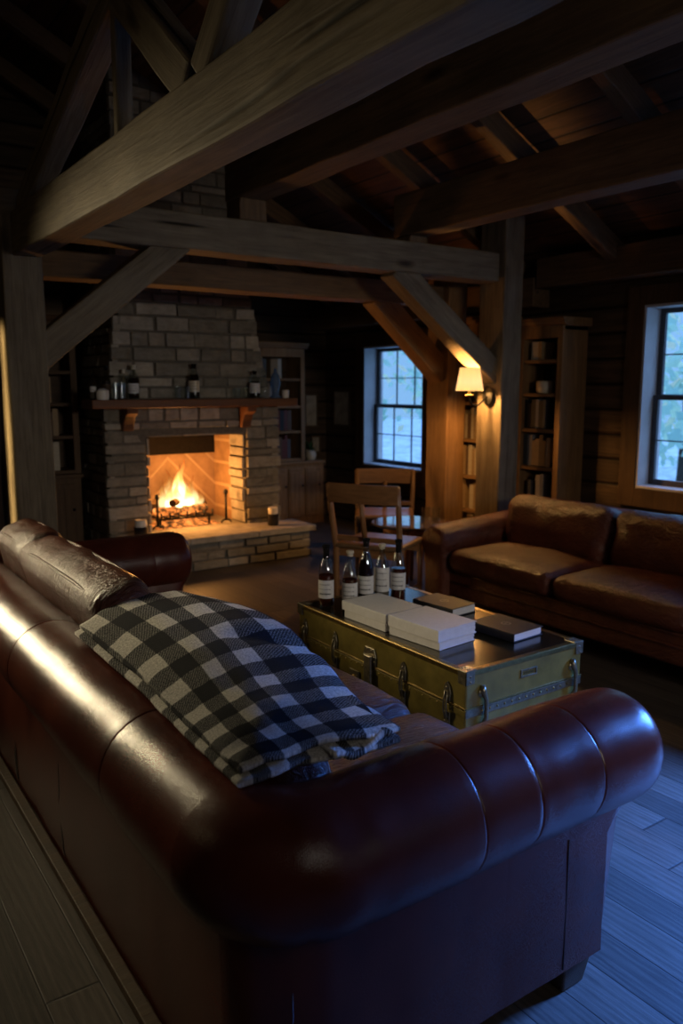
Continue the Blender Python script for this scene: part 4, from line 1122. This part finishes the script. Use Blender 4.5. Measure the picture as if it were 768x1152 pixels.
# ------------------------------------------------------------------ plaid throw
NET = [[(0.666,2.31,0.782),(0.778,2.358,0.812),(0.904,2.388,0.825),(1.013,2.361,0.82),(1.105,2.324,0.79)],
       [(0.665,1.883,0.777),(0.754,1.885,0.82),(0.867,1.916,0.84),(1.01,1.974,0.825),(1.21,2.13,0.76)],
       [(0.651,1.586,0.777),(0.719,1.552,0.82),(0.815,1.566,0.835),(0.957,1.625,0.81),(1.204,1.83,0.715)],
       [(0.64,1.383,0.777),(0.698,1.349,0.81),(0.777,1.357,0.82),(0.894,1.388,0.8),(1.077,1.497,0.74)],
       [(0.641,1.253,0.772),(0.715,1.242,0.78),(0.792,1.243,0.785),(0.89,1.23,0.78),(1.016,1.243,0.765)]]
NET = [[(x, y, z+.020) for (x, y, z) in r] for r in NET]
def cr(p, t):
    n = len(p)-1; f = min(t*n, n-1e-6); i = int(f); u = f-i
    g = lambda k: p[k] if 0 <= k <= n else (2*p[0]-p[1] if k < 0 else 2*p[n]-p[n-1])
    a, b_, c, d = g(i-1), g(i), g(i+1), g(i+2)
    return .5*((2*b_)+(c-a)*u+(2*a-5*b_+4*c-d)*u*u+(3*b_-a-3*c+d)*u**3)
NETV = [[V(p) for p in r] for r in NET]
def surf(u, v): return cr([cr(r, u) for r in NETV], v)
def throw_layer(bm, uvl, off, grow, thick, nu=48, nv=84, seed=0, curl=0, uvo=(0,0)):
    top, bot = [], []
    for i in range(nv+1):
        rt, rb = [], []
        for j in range(nu+1):
            u, v = j/nu, i/nv
            uu, vv = .5+(u-.5)*(1+grow), .5+(v-.5)*(1+grow)
            p = surf(min(max(uu, -.05), 1.05), min(max(vv, -.05), 1.05))
            e = min(u, 1-u)*1.0; ev = min(v, 1-v)
            edge = min(1, min(e*5, ev*7))
            w = .008*noise.noise(V((u*3.2+seed, v*4.5, seed)))+.004*noise.noise(V((u*9, v*13, seed+3)))
            # a soft crease across the folded cloth
            cz = -.014*math.exp(-((v-.34-.25*(u-.6))/.035)**2)*max(0, min(1, (u-.45)*4))
            p = p+V((0, 0, off+w+cz))
            h = thick*(.35+.65*math.sqrt(max(0, 1-(1-edge)**2)))
            rt.append(bm.verts.new(p+V((0,0,h/2)))); rb.append(bm.verts.new(p-V((0,0,h/2))))
        top.append(rt); bot.append(rb)
    def face(vs, uvs):
        f = bm.faces.new(vs); f.smooth = True
        for lp, q in zip(f.loops, uvs): lp[uvl].uv = q
    U = lambda i, j: (uvo[0]+j/nu*.60+.05*noise.noise(V((i*.03, j*.05, seed))), uvo[1]+i/nv*1.18)
    for i in range(nv):
        for j in range(nu):
            q = [(i,j),(i,j+1),(i+1,j+1),(i+1,j)]
            face([top[a][c] for a, c in q], [U(a, c) for a, c in q]); face([bot[a][c] for a, c in reversed(q)], [U(a, c) for a, c in reversed(q)])
    for i in range(nv):
        for j in (0, nu):
            face([top[i][j], top[i+1][j], bot[i+1][j], bot[i][j]], [U(i, j), U(i+1, j), U(i+1, j), U(i, j)])
    for j in range(nu):
        for i in (0, nv):
            face([top[i][j], top[i][j+1], bot[i][j+1], bot[i][j]], [U(i, j), U(i, j+1), U(i, j+1), U(i, j)])
TW = thing('plaid_throw', (.85, 1.8, .76), 'black and cream buffalo plaid wool throw folded over the near sofa back', 'blanket')
b = BM(); uvl = b.loops.layers.uv.new('UVMap'); throw_layer(b, uvl, .0, 0, .024, seed=1); obj('upper_fold', b, MT['plaid'], TW, smooth=True, world=True)
b = BM(); uvl = b.loops.layers.uv.new('UVMap'); throw_layer(b, uvl, -.024, .035, .022, seed=5, uvo=(.03,.05)); obj('lower_fold', b, MT['plaid'], TW, smooth=True, world=True)
# loose rumpled flap showing under the near edge
b = BM(); uvl = b.loops.layers.uv.new('UVMap'); n1, n2 = 26, 14; g = []
P00, P10, P01, P11 = V((.80,1.40,.800)), V((1.03,1.44,.790)), V((.83,1.215,.782)), V((.985,1.235,.784))
for i in range(n2+1):
    r = []
    for j in range(n1+1):
        u, v = j/n1, i/n2
        p = P00.lerp(P10, u).lerp(P01.lerp(P11, u), v)
        p.z += .010*sin(u*7+v*2)*v+.008*noise.noise(V((u*4, v*4, 9)))-.004
        r.append(b.verts.new(p))
    g.append(r)
for i in range(n2):
    for j in range(n1):
        f = b.faces.new((g[i][j], g[i][j+1], g[i+1][j+1], g[i+1][j])); f.smooth = True
        for lp, (a, c) in zip(f.loops, ((i,j),(i,j+1),(i+1,j+1),(i+1,j))): lp[uvl].uv = (c/n1*.24+.04, a/n2*.20+.02)
fl = obj('loose_flap', b, MT['plaid'], TW, smooth=True, world=True)
sd = fl.modifiers.new('t', 'SOLIDIFY'); sd.thickness = .014; sd.offset = 0
# ------------------------------------------------------------------ far sofa
FS = thing('leather_sofa', (4.0, 2.5, 0), 'chestnut leather three seat sofa against the window wall', 'sofa')
LF = MT['leather_far']
fy0, fy1 = .98, 4.05
b = BM(); box(b, 3.52, 4.46, fy0+.1, fy1-.1, .13, .31); obj('base', b, LF, FS, world=True, bevel=.02, seg=3, smooth=True, angle=60)
b = BM()
for z in (.30, .235): tube(b, [(3.515, fy0+.26, z), (3.512, 2.5, z), (3.515, fy1-.26, z)], .008, 6)
obj('front_welt', b, LF, FS, world=True)
b = BM(); rbox(b, .26, fy1-fy0-.1, .56, .09, 14, 0, .004, 4, 2, M.Translation((4.37, 2.5, .44))); obj('back', b, LF, FS, smooth=True, world=True)
for ya, s in ((fy1-.135, 1), (fy0+.135, -1)):
    b = BM(); n = 26
    pr = [(-.10,.13), (-.10,.30), (-.10,.43)]
    for i in range(17):
        a = R(215)-R(265)*i/16; pr.append((.012+.118*cos(a), .485+.112*sin(a)))
    pr += [(.09,.40), (.085,.28), (.085,.13)]
    xs = [(3.455,.80),(3.462,.93),(3.475,.98),(3.50,1),(3.6,1),(3.75,1.0),(3.9,1),(4.05,1),(4.2,1),(4.35,1),(4.47,1)]
    rings = []
    for (x, k) in xs:
        rings.append([b.verts.new((x, ya+s*y_*k, .35+(z-.35)*(k if z > .3 else 1)+.06*max(0, (x-3.5))*(1 if z > .4 else 0)*.9+.003*noise.noise(V((x*5, y_*6, z*5))))) for (y_, z) in pr])
    m = len(pr)
    for a, c in zip(rings, rings[1:]):
        for q in range(m): b.faces.new((a[q], a[(q+1) % m], c[(q+1) % m], c[q]))
    b.faces.new(rings[0]); b.faces.new(rings[-1])
    obj('arm', b, LF, FS, smooth=True, world=True, angle=50)
cy = [(2.955,3.80), (2.09,2.945), (1.21,2.08)]
for i, (a, c) in enumerate(cy):
    b = BM(); rbox(b, .74, c-a, .15, .065, 16, .030, .007, 6, i+3, M.Translation((3.835, (a+c)/2, .378))); obj('seat_cushion', b, LF, FS, smooth=True, world=True)
    m = M.Translation((4.10, (a+c)/2, .580)) @ M.Rotation(R(12), 4, 'Y')
    b = BM(); rbox(b, .25, c-a+.0, .39, .10, 18, 0, .022, 5, i+9, m, pinch=.0); obj('back_cushion', b, LF, FS, smooth=True, world=True)
for x in (3.56, 4.40):
    for y in (fy0+.12, fy1-.12):
        b = BM(); box(b, x-.04, x+.04, y-.04, y+.04, .001, .135); obj('foot', b, MT['shelfdark'], FS, world=True, bevel=.005)

# ------------------------------------------------------------------ chairs and round table
def dining_chair(loc, rz, top, label, seat_z=.48, CW=MT['chair']):
    T = thing('dining_chair', loc, label, 'chair', 'wooden chairs at the round table', rz)   # local: back at y=0, seat towards +y
    for s in (-1, 1):
        b = BM(); tube(b, [(s*.225,.03,0), (s*.225,.03,.20), (s*.225,.02,.46), (s*.235,-.03,top*.8), (s*.24,-.065,top)], [.017,.02,.022,.020,.017], 8); obj('rear_leg', b, CW['z'], T, smooth=True)
        b = BM(); tube(b, [(s*.215,.42,0), (s*.215,.42,.25), (s*.215,.41,.46)], [.014,.018,.021], 8); obj('leg', b, CW['z'], T, smooth=True)
        b = BM(); tube(b, [(s*.222,.03,.17), (s*.215,.42,.17)], .010, 6); obj('stretcher', b, CW['y'], T)
    b = BM(); n = 10
    pl = []
    for i in range(n+1):
        x = -.245+.49*i/n; c = .028*(1-(x/.245)**2)
        pl.append((x, -.062-c))
    A = []
    for (x, y) in pl: A.append([b.verts.new((x, y+d, z)) for d, z in ((-.010,top-.115),(.010,top-.115),(.008,top+.010),(-.012,top+.010))])
    for a, c in zip(A, A[1:]):
        for q in range(4): b.faces.new((a[q], a[(q+1) % 4], c[(q+1) % 4], c[q]))
    b.faces.new(A[0]); b.faces.new(A[-1]); obj('top_rail', b, CW['x'], T, bevel=.004)
    b = BM(); tube(b, [(0,-.005,.49), (0,-.055,top*.75), (0,-.085,top-.10)], [.018,.018,.018], 6); obj('slat', b, CW['z'], T)
    b = BM(); box(b, -.225, .225, .00, .022, seat_z+.03, seat_z+.065); obj('lower_rail', b, CW['x'], T, bevel=.003)
    b = BM(); rbox(b, .47, .46, .035, .017, 8, -.004, 0, 1, 0, M.Translation((0,.225,seat_z-.005))); obj('seat', b, MT['mat_seat'], T, smooth=True)
    b = BM(); box(b, -.205, .205, .03, .055, seat_z-.08, seat_z-.024); box(b, -.205, .205, .39, .412, seat_z-.08, seat_z-.024); obj('apron', b, CW['x'], T)
    return T
dining_chair((3.015,4.06,0), math.atan2(.27,.48)-R(90), .885, 'wooden chair with its back to the trunk beside the round table')
dining_chair((4.13,5.30,0), R(180-38), .80, 'darker wooden chair on the window side of the round table', CW=MT['casing'])
TB = thing('round_table', (3.80, 4.57, 0), 'small round dark wood table with a glossy top between the chairs', 'table')
b = BM(); lathe(b, [(0,.475),(.27,.475),(.285,.482),(.29,.49),(.285,.498),(0,.500)], 48); obj('tabletop', b, flat('glossy_table_top', C(.12,.085,.06), .10, 0, .9, .2, 10, 0, .8), TB, smooth=True, angle=40)
for k in range(4):
    a = R(45+90*k); b = BM(); tube(b, [(.20*cos(a), .20*sin(a), 0), (.19*cos(a), .19*sin(a), .25), (.17*cos(a), .17*sin(a), .476)], [.014,.02,.024], 8); obj('leg', b, MT['chair']['z'], TB, smooth=True)
b = BM(); lathe(b, [(.16,.43),(.19,.43),(.19,.475),(.16,.475)], 32); obj('apron', b, MT['chair']['x'], TB, smooth=True, angle=40)
for x, y, l in ((3.90,4.50,'clear drinking glass on the round table, window side'), (3.945,4.44,'clear drinking glass on the round table nearest the far sofa arm')):
    tumbler((x,y,.5005), .11, .034, l, group='glasses on the round table')

# ------------------------------------------------------------------ outdoors
b = BM(); box(b, XR+.24, 40, -25, 40, -.6, -.5)
tag(obj('ground', b, MT['ground_out'], loc=(0,0,0)), 'forest ground outside the windows', 'ground', kind='structure')
def tree(x, y, h, r, seed, label):
    random.seed(seed)
    T = thing('forest_tree', (x, y, -.5), label, 'tree', 'trees outside the windows')
    b = BM(); tube(b, [(0,0,0), (.05,.03,h*.4), (-.05,.05,h*.8)], [.16,.11,.05], 8); obj('trunk', b, MT['bark'], T, smooth=True)
    b = BM(); lay = b.loops.layers.color.new('tone')
    for i in range(520):
        d = V((random.gauss(0,1), random.gauss(0,1), random.gauss(0,1))).normalized()*(random.random()**.4)
        p = V((d.x*r, d.y*r, h*.58+d.z*h*.46)); n = V((random.gauss(0,1), random.gauss(0,1), random.gauss(0,1))).normalized()
        u = n.orthogonal().normalized()*random.uniform(.06,.14); w = n.cross(u).normalized()*random.uniform(.05,.09)
        f = b.faces.new([b.verts.new(p+q) for q in (-u, w, u, -w)]); tn = random.random()
        for lp in f.loops: lp[lay] = (tn, tn, tn, 1)
    obj('crown', b, MT['forest'], T)
tree(10.5, 11.4, 4.6, 1.4, 3, 'leafy tree seen through the window by the sconce, chimney side')
tree(13.5, 14.0, 4.4, 1.6, 4, 'leafy tree far off through the window by the sconce')
tree(9.6, 13.6, 2.4, .8, 8, 'low leafy bush outside the window by the sconce')
tree(10.4, 6.2, 4.6, 1.3, 5, 'leafy tree seen through the window behind the far sofa')
tree(13.5, 8.4, 3.6, 1.3, 6, 'low yellowing tree outside the window behind the far sofa')
tree(9.4, 4.2, 2.4, .7, 9, 'bush outside the window behind the far sofa')
random.seed(11)

# ------------------------------------------------------------------ light
w = bpy.data.worlds.new('World'); sc.world = w; w.use_nodes = True
nt = w.node_tree; bg = nt.nodes['Background']
tc = nt.nodes.new('ShaderNodeTexCoord'); sp = nt.nodes.new('ShaderNodeSeparateXYZ'); rp = nt.nodes.new('ShaderNodeValToRGB')
nt.links.new(tc.outputs['Generated'], sp.inputs[0]); nt.links.new(sp.outputs[2], rp.inputs[0]); nt.links.new(rp.outputs[0], bg.inputs[0])
rp.color_ramp.elements[0].position = .12; rp.color_ramp.elements[0].color = (.30,.60,1.05,1)
rp.color_ramp.elements[1].position = .55; rp.color_ramp.elements[1].color = (.95,1.75,3.9,1)
bg.inputs[1].default_value = 1.0

def light(name, kind, loc, power, col, size=.1, rot=(0,0,0), sy=None):
    l = bpy.data.lights.new(name, kind); l.energy = power; l.color = col
    if kind == 'AREA':
        l.size = size
        if sy: l.shape = 'RECTANGLE'; l.size_y = sy
    else: l.shadow_soft_size = size
    o = bpy.data.objects.new(name, l); COL.objects.link(o); o.location = loc; o.rotation_euler = rot
    return o
light('fire_light', 'POINT', (2.86, 6.46, .66), 30, (1,.42,.10), .12)
light('fire_light', 'POINT', (2.84, 6.70, .58), 14, (1,.45,.12), .08)
light('sconce_light', 'POINT', (SX, SY+.02, 1.505), 64, (1,.50,.15), .03)
light('warm_lamp_light', 'AREA', (-.10, 4.85, 1.70), 10.5, (1,.82,.50), .34, (R(77), 0, R(180+27)), 1.2).data.spread = R(54)
light('post_fill_light', 'AREA', (.58, 4.46, 1.25), 1.2, (1,.74,.34), .10, (R(90), 0, R(-90)), 1.1).data.spread = R(18)  # added fill that warms the post's side strip; no lamp stands here
light('beam_fill_light', 'AREA', (-1.7, 2.9, 2.0), 1.3, (1,.78,.42), .5, (R(90), 0, R(-100)), .5)  # added out-of-view fill for the pale beam and truss
light('room_fill_light', 'AREA', (2.0, -2.0, 1.95), 5.6, (1,.92,.82), 1.0, (R(81), 0, R(-7)), .4).data.spread = R(54)
light('ceiling_fill_light', 'AREA', (.4, -1.4, 2.5), 5.5, (1,.90,.80), 1.2, (R(40), 0, R(-20)))
light('sky_patch_light', 'AREA', (6.6, .25, 2.62), 430, (.085,.265,1), .9, (0, R(58), R(-4))).data.spread = R(50)

# ------------------------------------------------------------------ camera
cam = bpy.data.cameras.new('camera'); co_ = bpy.data.objects.new('camera', cam); COL.objects.link(co_)
cam.sensor_fit = 'VERTICAL'; cam.sensor_height = 36; cam.sensor_width = 24; cam.lens = 900/1152*36
co_.location = (0, 0, 1.5)
co_.rotation_euler = (R(90)-math.atan(141/900), 0, R(-34.8))
cam.clip_start = .02
cam.dof.use_dof = True; cam.dof.focus_distance = 2.3; cam.dof.aperture_fstop = 3.2
sc.camera = co_
sc.view_settings.view_transform = 'Standard'
sc.view_settings.look = 'None'
sc.view_settings.exposure = 0
sc.cycles.max_bounces = 8; sc.cycles.diffuse_bounces = 4; sc.cycles.glossy_bounces = 4; sc.cycles.transparent_max_bounces = 16
sc.cycles.sample_clamp_indirect = 3.0
sc.cycles.use_denoising = True
